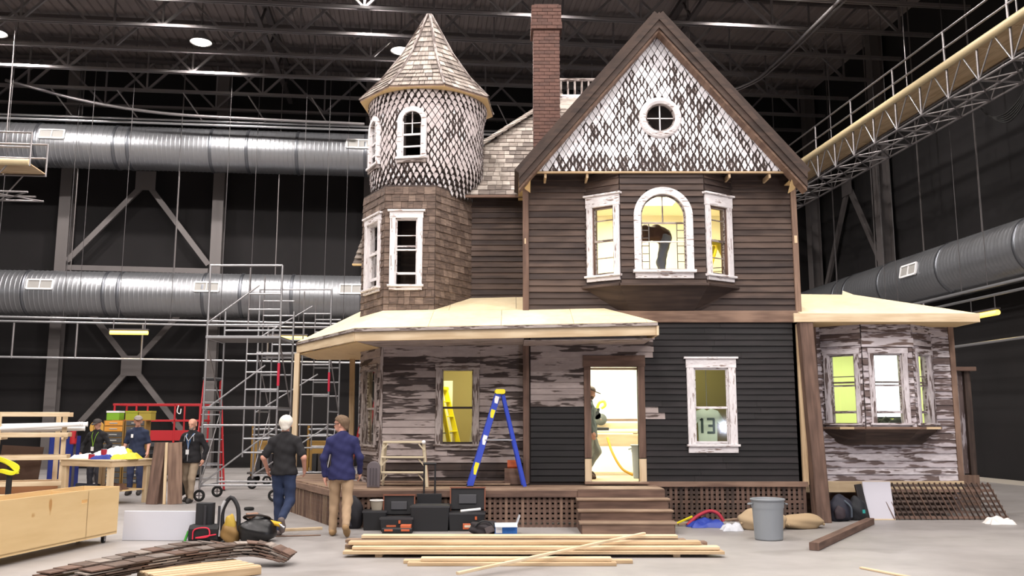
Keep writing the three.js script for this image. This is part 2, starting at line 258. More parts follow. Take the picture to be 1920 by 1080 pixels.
{
  const place = new THREE.Matrix4().makeRotationX(-Math.PI / 2).setPosition(15.55, 6.1, -15), d = duct('fat silver spiral duct along the right wall', 0.78, 19, place);
  for (const a of [8.9, 12.2, 14.6, 15.4, 5.5]) collar(d, 0.78, a, place);
  for (const t of [25.3, 18.5]) register(d, 0.85, 0.34, new THREE.Matrix4().makeRotationY(-Math.PI / 2).multiply(new THREE.Matrix4().makeRotationX(-0.2)).setPosition(15.55 - 0.79, 6.25, -t));
  for (let t = 17; t < 34; t += 2.9) put(d, 'hanger_strap', bar(V(15.55, 6.9, -t), V(15.55, 15.5, -t), 0.03), M.paintSteel);
}
// perimeter lighting pipes with strip lights
function stripLight(label, s, y, t, turn) {
  const x = s * Math.cos(YAW) - t * Math.sin(YAW), z = -s * Math.sin(YAW) - t * Math.cos(YAW);
  const f = thing('strip_light', label, 'strip light', [x, y, z], YAW + turn, 'strip lights on the wall pipes');
  put(f, 'housing', box(1.25, 0.05, 0.12, 0, 0.1, 0), M.darkSteel); const g = put(f, 'tube', rod(V(-0.6, 0, 0), V(0.6, 0, 0), 0.07, 10), mat({ color: 0xfff3b0, emissive: 0xffcf4a, emissiveIntensity: 2.2 })); g.castShadow = false;
  for (const k of [-1, 1]) put(f, 'hanger', box(0.02, 0.35, 0.02, k * 0.5, 0.28, 0), M.steel);
  const l = new THREE.RectAreaLight(0xffd878, 14, 1.2, 0.1); l.position.set(0, -0.08, 0); l.rotation.x = -Math.PI / 2; f.add(l);
}
{
  const p = hall('pipe_grid', 'two silver lighting pipes hung along the back wall', 'lighting pipe');
  for (const [y, z] of [[4.93, -31], [3.75, -31], [5.05, -30.8]]) put(p, 'pipe', rod(V(-16, y + 0.1, z), V(6, y - 0.12, z), 0.036, 8), M.alu);
  for (const s of [-13.2, -11.2, -9.1, -5, -1]) put(p, 'drop_pipe', rod(V(s, 3.78, -31), V(s, 4.95, -31), 0.035, 8), M.steel);
  const q = hall('pipe_grid', 'silver lighting pipes hung along the right wall under the duct', 'lighting pipe');
  for (const [y, x] of [[4.93, 14.7], [3.75, 14.7], [5.1, 14.4], [5.3, 15.2]]) put(q, 'pipe', rod(V(x, y, -16), V(x, y, -34), 0.038, 8), M.alu);
  for (const t of [17, 20, 24.5, 28]) put(q, 'drop_pipe', rod(V(14.7, 3.78, -t), V(14.7, 5.2, -t), 0.035, 8), M.steel);
  const h = hall('pipe_grid', 'silver pipes hung high above the upper duct under the roof joists', 'lighting pipe');
  for (const [y, z] of [[12.75, -33], [12.55, -32.8]]) put(h, 'pipe', rod(V(-16, y, z), V(10, y, z), 0.05, 8), M.alu);
  for (let s = -12.6; s < 8; s += 2.3) put(h, 'drop_pipe', rod(V(s, 12.75, -33), V(s - 0.6, 13.6, -32.3), 0.03, 6), M.steel);
}
stripLight('glowing yellow strip light under the lower duct between two columns', -9.4, 4.62, 30.55, 0);
stripLight('glowing yellow strip light by the porch roof corner', -4.25, 4.5, 30.55, 0);
stripLight('glowing yellow strip light on the right wall beside the wing roof', 14.85, 4.5, 22.0, Math.PI / 2);
// thin hanging wires
[[-14.6, 31], [-13.9, 31], [-12.2, 32.4], [-11.2, 31], [-9.9, 31], [-8.6, 32.4], [-6.6, 31], [-5.9, 32.4], [-4.0, 31], [-3.2, 31.2], [-2.6, 32.2], [-1.6, 31]].forEach(([s, t], i) => solo('hanging_wire', `thin vertical hanging wire before the back wall, ${ordinal[i]} from the far left`, 'wire', rod(V(s, 5.12, -t), V(s + 0.02, 15.5, -t), 0.011, 5), M.wire, [0, 0, 0], YAW, 'hanging wires by the back wall'));
[19.3, 21.3, 22.4, 25.6, 26.3, 29.5].forEach((t, i) => solo('hanging_wire', `thin vertical hanging wire by the right wall, ${ordinal[i]} from the photographer`, 'wire', rod(V(14.55, 5.12, -t), V(14.55, 15.5, -t), 0.011, 5), M.wire, [0, 0, 0], YAW, 'hanging wires by the right wall'));

// high-bay lamps
const bayRows = [[29.1, [-13.7, -7.25, -0.67]], [24.9, [-14, -7.8, -1.6]], [23.2, [3.6, 9.7]], [18, [-13.5, -6.9, 0.4, 6.9]], [11.5, [-13.5, -6.9, -0.3, 6.3, 12.5]], [5, [-13.5, -6.9, -0.3, 6.3, 12.5]], [-1.5, [-13.5, -6.9, -0.3, 6.3, 12.5]], [-8, [-13.5, -6.9, -0.3, 6.3, 12.5]]];
const bayShape = lathe([[0.06, 0.62], [0.1, 0.6], [0.1, 0.36], [0.16, 0.3], [0.3, 0.1], [0.36, 0], [0.35, 0], [0.29, 0.09], [0.15, 0.28], [0.02, 0.3]], 24), bayLens = ball(0.3, 0, 0.03, 0, 1, 0.35, 1, 20);
const bayGlow = mat({ color: 0xffffff, emissive: 0xfff6e6, emissiveIntensity: 9 });
bayRows.forEach(([t, ss], ri) => ss.forEach((s, si) => {
  const y = 14.15, x = s * Math.cos(YAW) - t * Math.sin(YAW), z = -s * Math.sin(YAW) - t * Math.cos(YAW);
  const f = thing('high_bay_lamp', ri === 0 ? `round glowing high-bay lamp under the roof by the back wall, ${ordinal[si]} from the left` : `round high-bay lamp above the floor, roof row ${['two', 'three', 'four', 'five', 'six', 'seven', 'eight'][ri - 1]} from the back, ${ordinal[si]} from the left`, 'lamp', [x, y, z], 0, 'high-bay lamps');
  put(f, 'reflector', bayShape, M.alu); const g = put(f, 'lens', bayLens, bayGlow); g.castShadow = false; put(f, 'stem', rod(V(0, 0.6, 0), V(0, 1.4, 0), 0.02, 6), M.steel);
  const l = new THREE.SpotLight(0xfff7f2, BAY_POWER, 0, 1.4, 0.12, 2); l.position.set(0, -0.12, 0); l.target.position.set(0, -5, 0); l.castShadow = true; l.shadow.radius = 12; f.add(l, l.target);
}));

// catwalks
function catwalk(label, len, pos, turn) {     // local x along the walk, inner edge at z = 0, deck top at y = 0
  const c = thing('catwalk', label, 'catwalk', pos, turn, 'catwalks under the roof'), W = 1.1, H = 0.85;
  for (let x = 0.6; x < len; x += 1.2) put(c, 'deck_board', box(1.18, 0.03, W, x, -0.02, -W / 2), M.pine2);
  put(c, 'edge_tube', rod(V(0, 0.0, 0.05), V(len, 0.0, 0.05), 0.1, 12), flat(0xcbb993, 0.5));
  for (const [z, y] of [[0, -H], [-W, -H], [-W, -0.08], [-W / 2, -H]]) put(c, 'chord', rod(V(0, y, z), V(len, y, z), 0.03, 6), M.steel);
  for (let x = 0; x < len - 0.6; x += 1.2) {
    put(c, 'truss_post', rod(V(x, -H, 0), V(x, 0, 0), 0.03, 6), M.steel);
    put(c, 'truss_diagonal', rod(V(x, -H, 0), V(x + 0.6, -0.05, 0), 0.02, 6), M.steel); put(c, 'truss_diagonal', rod(V(x, -H, 0), V(x - 0.55, -0.05, 0), 0.02, 6), M.alu);
    put(c, 'cross_bar', rod(V(x, -H, 0), V(x, -H, -W), 0.025, 6), M.steel); put(c, 'cross_bar', rod(V(x, -H, 0), V(x + 1.2, -H, -W), 0.02, 6), M.steel); put(c, 'cross_bar', rod(V(x + 1.2, -H, 0), V(x, -H, -W), 0.02, 6), M.steel);
    put(c, 'truss_diagonal', rod(V(x, -H, -W), V(x + 0.6, -0.05, -W), 0.02, 6), M.steel);
  }
  for (const z of [0.03, -W]) {
    for (const y of [0.45, 0.88]) put(c, 'rail', rod(V(0, y, z), V(len, y, z), 0.028, 8), M.steel);
    for (let x = 0; x <= len; x += 2.4) put(c, 'rail_post', rod(V(x, -0.1, z), V(x, 0.9, z), 0.03, 8), M.steel);
  }
  for (let x = 1.2; x < len; x += 4.8) put(c, 'hanger_rod', rod(V(x, 0.9, -W), V(x, 5 - 0.0, -W), 0.02, 6), M.steel);
  return c;
}
const hallAt = (s, y, t) => [s * Math.cos(YAW) - t * Math.sin(YAW), y, -s * Math.sin(YAW) - t * Math.cos(YAW)];
catwalk('steel truss catwalk with railings along the right wall', 20.4, hallAt(12.9, 10.4, 34.2), YAW - Math.PI / 2);
catwalk('end of a truss catwalk with railing at the far left', 7.2, hallAt(-18.2, 9.0, 26), YAW);
{ const c = hall('cable_coil', 'loops of dark cable hanging under the right catwalk', 'cable'); for (let k = 0; k < 5; k++) put(c, 'loop', sweep([V(13.2, 9.5, -17.3 - k * 0.05), V(13.5, 9.1 - k * 0.05, -17.9), V(13.7, 8.9 - k * 0.06, -18.8), V(13.9, 9.1, -19.7), V(14.0, 9.5, -20.2)], 0.022, 24, 5), M.rubber); }
// ---------------------------------------------------------------- the house
const house = thing('house', 'weathered dark Victorian house under construction with shingled gable, turret and porch', 'house');
function frame(x0, z0, x1, z1) { const a = Math.atan2(-(z1 - z0), x1 - x0); return { x0, z0, a, w: Math.hypot(x1 - x0, z1 - z0) }; }
const wedge = (w, h, lo, hi) => { // a board thicker at its lower edge, lower left corner at the origin
  const ou = rnd() * 5, ov = rnd() * 5, j = rr(-0.004, 0.004), k = rr(-0.004, 0.004);
  const p = [[0, j, 0], [w, k, 0], [w, h, 0], [0, h, 0], [0, j, lo], [w, k, lo], [w, h, hi], [0, h, hi]], f = [[4, 5, 6, 7], [0, 4, 7, 3], [5, 1, 2, 6], [7, 6, 2, 3], [0, 1, 5, 4], [1, 0, 3, 2]];
  const pos = [], uv = []; for (const q of f) for (const i of [q[0], q[1], q[2], q[0], q[2], q[3]]) { pos.push(...p[i]); uv.push(p[i][0] + ou + p[i][2], p[i][1] + ov + p[i][2]); }
  const g = new THREE.BufferGeometry(); g.setAttribute('position', new THREE.Float32BufferAttribute(pos, 3)); g.setAttribute('uv', new THREE.Float32BufferAttribute(uv, 2)); g.computeVertexNormals(); return g;
};
const span = (h, v) => { // what a hole takes of the course at height v
  if (v < h.v0 || v > h.v1) return null; if (!h.arch) return [h.u0, h.u1];
  const r = (h.u1 - h.u0) / 2, c = (h.u0 + h.u1) / 2, dy = v - (h.v1 - r); if (dy <= 0) return [h.u0, h.u1]; const k = Math.sqrt(Math.max(0, r * r - dy * dy)); return [c - k, c + k];
};
function holePath(h) {
  const p = new THREE.Path(); if (h.round) { p.absarc(h.u, h.v, h.r, 0, Math.PI * 2, true); return p; }
  p.moveTo(h.u0, h.v0); if (h.arch) { const r = (h.u1 - h.u0) / 2, c = (h.u0 + h.u1) / 2; p.lineTo(h.u0, h.v1 - r); p.absarc(c, h.v1 - r, r, Math.PI, 0, true); } else { p.lineTo(h.u0, h.v1); p.lineTo(h.u1, h.v1); }
  p.lineTo(h.u1, h.v0); p.closePath(); return p;
}
function sheet(F, name, poly, holes, m, t = 0.1) {
  const s = new THREE.Shape(poly.map((p) => new THREE.Vector2(...p))); for (const h of holes) s.holes.push(holePath(h));
  const g = put(house, name, metre(new THREE.ExtrudeGeometry(s, { depth: t, bevelEnabled: false, curveSegments: 24 }).translate(0, 0, -t)), m); g.position.set(F.x0, 0, F.z0); g.rotation.y = F.a; return g;
}
const grow = (h, k) => ({ ...h, u0: h.u0 - k, u1: h.u1 + k, v0: h.v0 - k, v1: h.v1 + k });
// clapboards: every board a piece of its own
function clapWall(F, y0, y1, holes, e, matFn, joint = 2.2, lo = 0.032) {
  const w = sheet(F, 'clapboard_wall', [[0, y0], [F.w, y0], [F.w, y1], [0, y1]], holes, M.backing), big = holes.map((h) => grow(h, h.out ?? 0.06));
  for (let v = y0; v < y1 - 0.02; v += e) {
    let spans = [[0.004, F.w - 0.004]]; const hgt = Math.min(e + 0.012, y1 - v);
    for (const h of big) { const q = span(h, v + e / 2); if (q) spans = spans.flatMap(([a, b]) => [[a, Math.min(b, q[0])], [Math.max(a, q[1]), b]]).filter(([a, b]) => b - a > 0.02); }
    for (const [a, b] of spans) { let u = a; while (u < b - 0.01) { let n = rr(0.7, 1.3) * joint; if (b - u - n < 0.35) n = b - u; n = Math.min(n, b - u); const m = put(w, 'clapboard', wedge(n - 0.003, hgt, lo * rr(0.85, 1.15), 0.006), matFn(u + n / 2, v + e / 2, u, u + n)); m.position.set(u, v, 0.001); u += n; } }
  }
  return w;
}
// straight shingles in courses
const shShapes = [0, 1, 2, 3].map(() => wedge(1, 1, 1, 0.3));
function shingleWall(F, y0, y1, holes, e, mats, width) {
  const w = sheet(F, 'shingle_wall', [[0, y0], [F.w, y0], [F.w, y1], [0, y1]], holes, M.backing), big = holes.map((h) => grow(h, 0.05));
  for (let v = y0; v < y1 - 0.03; v += e) {
    let spans = [[0, F.w]]; for (const h of big) { const q = span(h, v + e / 2); if (q) spans = spans.flatMap(([a, b]) => [[a, Math.min(b, q[0])], [Math.max(a, q[1]), b]]).filter(([a, b]) => b - a > 0.02); }
    for (const [a, b] of spans) { let u = a; while (u < b - 0.005) { let n = width * rr(0.7, 1.35); if (b - u - n < 0.05) n = b - u; const m = put(w, 'shingle', wedge(n - 0.005, Math.min(e + 0.012, y1 - v + 0.02), 0.02 * rr(0.8, 1.25), 0.005), pick(mats)); m.position.set(u, v + rr(-0.004, 0.004), 0.001); u += n; } }
  }
  return w;
}
// windows: casing, sill, sashes and panes in a wall's frame
function windowUnit(F, o) {
  const { u0, u1, v0, v1 } = o, W = part(house, 'window', [F.x0, 0, F.z0], F.a), w = u1 - u0, h = v1 - v0, cu = (u0 + u1) / 2, cv = (v0 + v1) / 2, c = o.casing ?? 0.11, m = o.mat ?? M.trim, out = 0.05, sm2 = o.sashMat ?? m;
  for (const k of [-1, 1]) { put(W, 'side_casing', cbox(c, h + 0.02, out, k < 0 ? u0 - c / 2 : u1 + c / 2, cv, out / 2), m); put(W, 'jamb', box(0.02, h, 0.14, k < 0 ? u0 + 0.008 : u1 - 0.008, cv, -0.06), o.jamb ?? m); }
  if (o.head !== 0) { put(W, 'head_casing', cbox(w + 2 * c + 0.02, o.head ?? 0.15, out + 0.01, cu, v1 + (o.head ?? 0.15) / 2, out / 2), m); if (o.cap !== 0) put(W, 'head_cap', cbox(w + 2 * c + 0.09, 0.035, out + 0.05, cu, v1 + (o.head ?? 0.15) + 0.017, out / 2 + 0.015), m); }
  put(W, 'sill', cbox(w + 2 * c + 0.06, 0.04, 0.13, cu, v0 - 0.02, 0.03), m); if (o.apron !== 0) put(W, 'apron', cbox(w + 2 * c, o.apron ?? 0.1, out, cu, v0 - 0.04 - (o.apron ?? 0.1) / 2, out / 2), m);
  put(W, 'jamb', box(w, 0.02, 0.14, cu, v1 - 0.008, -0.06), o.jamb ?? m);
  const s = o.stile ?? 0.035, mid = o.mid ?? cv, lift = o.lift ?? 0;
  const sash = (a, b, z, bars, low) => {
    const sh = new THREE.Shape([[u0, a], [u1, a], [u1, b], [u0, b]].map((p) => new THREE.Vector2(...p))), hp = new THREE.Path(); hp.moveTo(u0 + s, a + low); hp.lineTo(u0 + s, b - s); hp.lineTo(u1 - s, b - s); hp.lineTo(u1 - s, a + low); hp.closePath(); sh.holes.push(hp);
    const S = put(W, 'sash', metre(new THREE.ExtrudeGeometry(sh, { depth: 0.03, bevelEnabled: false }).translate(0, 0, z)), sm2);
    const edges = [a + low, ...bars, b - s]; for (const q of bars) put(S, 'muntin', box(w - 2 * s, 0.016, 0.025, cu, q, z + 0.015), sm2);
    for (let i = 0; i < edges.length - 1; i++) if (!(o.broken && o.broken.includes(i + (z > -0.06 ? 0 : 10)))) put(W, 'pane', box(w - 2 * s, edges[i + 1] - edges[i], 0.004, cu, (edges[i] + edges[i + 1]) / 2, z + 0.012), M.glass);
  };
  sash(mid - 0.02, v1, -0.045, o.upper ?? [], s); sash(v0 + lift, mid + 0.02 + (o.lift ? lift * 0.3 : 0), -0.08, o.lower ?? [], s + 0.015);
  return W;
}

// --- main block
const fMain = frame(0.25, -16, 5.12, -16);
clapWall(fMain, 3.68, 6.2, [{ u0: 1.25, u1: 3.6, v0: 4.12, v1: 6.1 }], 0.115, () => pick([M.dark, M.dark, M.dark2]), 2.4);
const paintLow = (u, v, a, b) => {
  const x = u + 0.25; if (v > 2.78 && b + 0.25 < 2.62) return pick([M.peelA, M.peelB]); if (x < 1.32) return v > 1.93 ? pick([M.peelA, M.peelA, M.peelB]) : M.black2;
  if (v > 1.68 && v < 1.98 && b + 0.25 < 2.75) return M.peelA; return pick([M.black, M.black, M.black2]);
};
{
  const door = { u0: 1.144, u1: 1.982, v0: 0.6, v1: 2.68, out: 0.1 }, win = { u0: 2.98, u1: 3.59, v0: 1.32, v1: 2.66, out: 0.13 };
  const w = sheet(fMain, 'clapboard_wall', [[0, 0.62], [fMain.w, 0.62], [fMain.w, 3.5], [0, 3.5]], [{ ...door, v0: 0.66 }, win], M.backing), big = [grow(door, 0.1), grow(win, 0.12)], e = 0.108;
  for (let v = 0.68; v < 3.44; v += e) {
    let spans = [[0.08, fMain.w - 0.1]]; for (const h of big) { const q = span(h, v + e / 2); if (q) spans = spans.flatMap(([a, b]) => [[a, Math.min(b, q[0])], [Math.max(a, q[1]), b]]).filter(([a, b]) => b - a > 0.02); }
    for (const [a, b] of spans) {
      const cuts = [a]; if (a > 1.9 && v > 1.68 && v < 1.98) cuts.push(a + rr(0.22, 0.5)); if (v > 2.78) cuts.push(2.28 + rr(-0.04, 0.04)); if (b - (cuts.at(-1)) > 1.8) cuts.push(cuts.at(-1) + rr(0.8, 1.7)); cuts.push(b);
      for (let i = 0; i < cuts.length - 1; i++) { const n = cuts[i + 1] - cuts[i]; if (n < 0.02) continue; const m = put(w, 'clapboard', wedge(n - 0.003, e + 0.012, 0.032 * rr(0.85, 1.15), 0.006), paintLow(cuts[i] + n / 2, v + e / 2, cuts[i], cuts[i + 1])); m.position.set(cuts[i], v, 0.001); }
    }
  }
  windowUnit(fMain, { ...win, mid: 1.96, casing: 0.13, head: 0.16, apron: 0.11 });
  // door frame, brown timber with pale splices at the feet
  const D = part(house, 'door_frame', [0.25, 0, -16]);
  for (const k of [0, 1]) { const u = k ? 1.982 + 0.06 : 1.144 - 0.06; put(D, 'post', cbox(0.12, 1.75, 0.16, u, 1.96, -0.02), M.timber); put(D, 'post_foot', cbox(0.12, 0.4, 0.165, u, 0.87, -0.02), M.pine); }
  put(D, 'lintel', cbox(1.1, 0.2, 0.17, 1.563, 2.78, -0.02), M.timber); put(D, 'threshold', cbox(1.1, 0.04, 0.3, 1.563, 0.66, 0.06), M.timber2); put(D, 'stop', box(0.84, 0.04, 0.05, 1.563, 2.65, -0.08), M.pine2);
}
put(house, 'belt_board', cbox(3.9, 0.21, 0.05, 3.2, 3.575, -15.96), M.timber2);
put(house, 'sill_board', cbox(2.95, 0.09, 0.06, 3.68, 0.635, -15.955), M.timber2);
put(house, 'corner_board', cbox(0.11, 5.5, 0.11, 0.25, 3.4, -15.99), M.timber);
put(house, 'corner_board', cbox(0.1, 2.8, 0.11, 5.13, 2.03, -15.985), M.pine2); put(house, 'corner_board', cbox(0.1, 2.6, 0.11, 5.14, 4.85, -15.985), M.timber2);
put(house, 'corner_patch', box(0.05, 0.14, 0.01, 5.14, 4.98, -15.925), M.pine); put(house, 'corner_patch', box(0.025, 0.1, 0.01, 0.24, 4.95, -15.93), M.pine);
sheet(frame(5.12, -16, 5.12, -20.2), 'side_wall', [[0, 0.1], [4.2, 0.1], [4.2, 6.2], [0, 6.2]], [], M.dark2);
clapWall(frame(0.25, -17.1, 0.25, -16.05), 3.75, 6.1, [], 0.115, () => M.dark2);
put(house, 'corner_post', cbar(V(5.34, 0.0, -15.86), V(5.2, 3.45, -15.9), 0.3, 0.24, 0.01), M.timber);

// --- bay on the upper floor
const bayL = frame(1.336, -16, 1.926, -15.62), bayF = frame(1.926, -15.62, 3.434, -15.62), bayR = frame(3.434, -15.62, 4.02, -16);
const bayDark = () => pick([M.dark, M.dark, M.dark2]);
clapWall(bayF, 4.09, 6.2, [{ u0: 0.36, u1: 1.17, v0: 4.36, v1: 5.74, arch: true, out: 0.11 }], 0.115, bayDark);
const sideWin = { v0: 4.3, v1: 5.55 };
for (const [F, flip] of [[bayL, 0], [bayR, 1]]) {
  const h = { u0: flip ? 0.12 : 0.16, u1: F.w - (flip ? 0.16 : 0.12), ...sideWin, out: 0.1 };
  clapWall(F, 4.09, 6.2, [h], 0.115, bayDark); windowUnit(F, { ...h, casing: 0.115, head: 0.2, apron: 0.07, mid: 4.93, lower: [4.62], upper: [5.3], sashMat: M.trimOld, jamb: M.timber });
}
{ // arched window
  const W = part(house, 'arched_window', [bayF.x0, 0, bayF.z0]), u0 = 0.36, u1 = 1.17, v0 = 4.36, v1 = 5.74, r = (u1 - u0) / 2, c = (u0 + u1) / 2, vs = v1 - r, k = 0.115;
  const ring = new THREE.Shape(); ring.moveTo(u0 - k, v0); ring.lineTo(u0 - k, vs); ring.absarc(c, vs, r + k, Math.PI, 0, true); ring.lineTo(u1 + k, v0); ring.lineTo(u1, v0); ring.lineTo(u1, vs); ring.absarc(c, vs, r, 0, Math.PI, false); ring.lineTo(u0, v0); ring.closePath();
  put(W, 'casing', metre(new THREE.ExtrudeGeometry(ring, { depth: 0.05, bevelEnabled: true, bevelSize: 0.006, bevelThickness: 0.006, bevelSegments: 1, curveSegments: 28 })), M.trim);
  const rim = new THREE.Shape(); rim.moveTo(u0, v0); rim.lineTo(u0, vs); rim.absarc(c, vs, r, Math.PI, 0, true); rim.lineTo(u1, v0); rim.closePath(); rim.holes.push(holePath({ u0: u0 + 0.03, u1: u1 - 0.03, v0: v0 + 0.03, v1: v1 - 0.03, arch: true }));
  put(W, 'inner_frame', metre(new THREE.ExtrudeGeometry(rim, { depth: 0.05, bevelEnabled: false, curveSegments: 28 }).translate(0, 0, -0.06)), M.trimOld);
  put(W, 'sill', cbox(u1 - u0 + 0.3, 0.05, 0.15, c, v0 - 0.025, 0.04), M.trim); put(W, 'apron', cbox(u1 - u0 + 0.22, 0.1, 0.05, c, v0 - 0.1, 0.025), M.trim);
  const lead = M.darkSteel, z = -0.04; const vT = 5.22;
  put(W, 'muntin', box(u1 - u0, 0.03, 0.03, c, vT, z), M.trimOld); put(W, 'muntin', box(0.022, v1 - vT, 0.03, c, (v1 + vT) / 2, z), M.trimOld); put(W, 'muntin', box(u1 - u0, 0.02, 0.03, c, 4.88, z), M.trim);
  for (const s of [-1, 1]) { const x = s < 0 ? u0 + 0.155 : u1 - 0.155; put(W, 'lead_bar', box(0.014, vT - v0, 0.02, x, (vT + v0) / 2, z), lead); for (let i = 1; i < 6; i++) put(W, 'lead_bar', box(0.125, 0.012, 0.02, s < 0 ? u0 + 0.09 : u1 - 0.09, v0 + 0.02 + i * 0.142, z), lead); }
  const gl = new THREE.Shape(); gl.moveTo(u0, v0); gl.lineTo(u0, vs); gl.absarc(c, vs, r, Math.PI, 0, true); gl.lineTo(u1, v0); gl.closePath(); put(W, 'pane', new THREE.ExtrudeGeometry(gl, { depth: 0.004, bevelEnabled: false }).translate(0, 0, z - 0.012), M.glass);
}
{ // tapered base under the bay
  const top = [V(1.29, 4.09, -16), V(1.9, 4.09, -15.58), V(3.46, 4.09, -15.58), V(4.07, 4.09, -16)], low = [V(1.88, 3.68, -16), V(2.1, 3.68, -15.93), V(3.26, 3.68, -15.93), V(3.48, 3.68, -16)];
  for (let i = 0; i < 3; i++) put(house, 'bay_skirt', slab([low[i], low[i + 1], top[i + 1], top[i]], 0.03), M.dark2);
  for (let i = 0; i < 3; i++) put(house, 'bay_ledge', cbar(top[i].clone().setY(4.1), top[i + 1].clone().setY(4.1), 0.05, 0.1), M.dark);
}
// --- gable
{
  const zg = -15.6, F = frame(0, zg, 5, zg), A = [2.665, 8.86], bl = [0.36, 6.16], br = [4.97, 6.16], G = sheet(F, 'gable_wall', [bl, br, A], [{ round: true, u: 2.68, v: 7.15, r: 0.29 }], M.backing, 0.08);
  const w = 0.121, h = 0.2, tri = [bl, br, A], rhomb = (x, y, k) => [[x, y - h / 2 * k], [x + w / 2 * k, y], [x, y + h / 2 * k], [x - w / 2 * k, y]], list = [];
  const wedgePoly = (q, cx, cy) => { // thicker towards its lower tip
    const pos = [], uv = [], cu = Math.floor(rnd() * 4), cv = Math.floor(rnd() * 4), z = (p) => 0.016 - (p[1] - cy) * 0.07; const v3 = (p, f) => [p[0] - cx, p[1] - cy, f ? z(p) : 0];
    const tr = (...a) => { for (const s of a) { pos.push(...s); uv.push((cu + 0.5 + s[0] / w * 0.96) / 4, (cv + 0.5 + s[1] / h * 0.96) / 4); } };
    for (let i = 1; i < q.length - 1; i++) tr(v3(q[0], 1), v3(q[i], 1), v3(q[i + 1], 1)); for (let i = 0; i < q.length; i++) { const a = q[i], b = q[(i + 1) % q.length]; tr(v3(a, 1), v3(a, 0), v3(b, 0)); tr(v3(a, 1), v3(b, 0), v3(b, 1)); }
    const g = new THREE.BufferGeometry(); g.setAttribute('position', new THREE.Float32BufferAttribute(pos, 3)); g.setAttribute('uv', new THREE.Float32BufferAttribute(uv, 2)); g.computeVertexNormals(); return g;
  };
  const whole = Array.from({ length: 16 }).map(() => wedgePoly(rhomb(0, 0, 0.91), 0, 0));
  for (let j = 0; j < 29; j++) for (let i = -22; i <= 22; i++) {
    const x = 2.665 + i * w + (j % 2) * w / 2, y = 6.18 + j * h / 2; if (Math.hypot(x - 2.68, y - 7.15) < 0.36) continue;
    const q0 = rhomb(x, y, 0.91), q = cut(q0, tri); if (q.length < 3 || area(q) < 0.0015) continue; const full = area(q) > area(q0) * 0.995;
    const edge = Math.min((x - (2.665 - (8.86 - y) / (8.86 - 6.16) * 2.305)), (2.665 + (8.86 - y) / (8.86 - 6.16) * 2.305) - x), k = fb((x + 1) / 8, y / 8, 28, 28, 3, 50);
    let m; if (edge < 0.26 || y > 8.3) m = rnd() < 0.93 ? M.shWhite : M.shPeel; else if (y < 6.45) m = rnd() < 0.75 ? M.shDark : M.shPeel; else { const p = k + rr(-0.2, 0.2) + (y - 7) * 0.03; m = p > 0.64 ? M.shWhite : p > 0.33 ? M.shPeel : M.shDark; }
    list.push({ x, y, q, full, m, d: Math.hypot(x - 2.67, y - 6.9) });
  }
  list.sort((a, b) => (b.full - a.full) || a.d - b.d); const rest = new Map();
  list.forEach((s, i) => {
    const g = s.full ? pick(whole) : wedgePoly(s.q, s.x, s.y);
    if (i < 300) { const o = put(G, 'diamond_shingle', g, s.m); o.position.set(s.x, s.y, 0.001); o.rotation.z = rr(-0.02, 0.02); } else { const c = g.clone().translate(s.x, s.y, 0.001); rest.set(s.m, [...(rest.get(s.m) ?? []), c]); }
  });
  for (const [m, gs] of rest) stuff(put(G, 'edge_shingles', gs, m));
  // round window
  const W = part(house, 'round_window', [2.68, 7.15, zg]); const tor = (R, r, z) => lathe([[R - r, -0.03], [R - r, 0.045], [R - r * 0.3, 0.07], [R + r * 0.6, 0.05], [R + r, 0.02], [R + r, -0.03], [R - r, -0.03]], 40).rotateX(Math.PI / 2).translate(0, 0, z);
  put(W, 'casing', metre(tor(0.325, 0.06, 0.01)), M.trim); put(W, 'inner_ring', metre(tor(0.262, 0.02, -0.01)), M.trimOld);
  put(W, 'muntin', box(0.022, 0.5, 0.02, 0, 0, -0.02), M.trim); put(W, 'muntin', box(0.5, 0.016, 0.02, 0, 0, -0.02), M.trim); put(W, 'pane', cyl(0.26, 0.004, 0, 0, 0, 32).rotateX(Math.PI / 2).translate(0, 0, -0.035), M.glass);
  // roof planes, barge boards, soffits
  const ap = V(2.655, 9.0, -15.3), L = V(0.12, 6.04, -15.3), Rr = V(5.19, 6.04, -15.3), back = (p) => p.clone().setZ(-19.6);
  for (const [e, sgn] of [[L, -1], [Rr, 1]]) {
    put(house, 'gable_roof', sgn < 0 ? slab([e, ap, back(ap), back(e)].reverse(), 0.1) : slab([e, ap, back(ap), back(e)], 0.1), M.bark);
    const dn = V(-sgn * 0.76, -0.65, 0), o = (p, k, z) => p.clone().addScaledVector(dn, k).setZ(z); // dn: into the roof, square to the slope
    const a2 = ap.clone().setX(ap.x - sgn * 0.0);
    const band = (k0, k1, z0, z1, nm, mt) => { // a sloping board between two offsets below the roof line
      const y = (k) => k / 0.65, P = [[e.x - sgn * 0, e.y - y(k1)], [ap.x, ap.y - y(k1)], [ap.x, ap.y - y(k0)], [e.x, e.y - y(k0)]]; if (sgn > 0) P.reverse();
      const s = new THREE.Shape(P.map((p) => new THREE.Vector2(...p))); put(house, nm, metre(new THREE.ExtrudeGeometry(s, { depth: z1 - z0, bevelEnabled: false }).translate(0, 0, z0)), mt);
    };
    band(-0.02, 0.07, -15.31, -15.255, 'crown_mould', M.bark); band(0.05, 0.165, -15.34, -15.285, 'barge_board', M.bark); band(0.12, 0.2, -15.6, -15.34, 'rake_soffit', M.timber2);
  }
  put(house, 'gable_base_trim', cbox(4.85, 0.03, 0.06, 2.66, 6.13, -15.58), M.pine2);
  for (const x of [0.6, 1.35, 3.9, 4.62]) put(house, 'lookout', cbox(0.04, 0.09, 0.4, x, 6.08, -15.79), M.pine2);
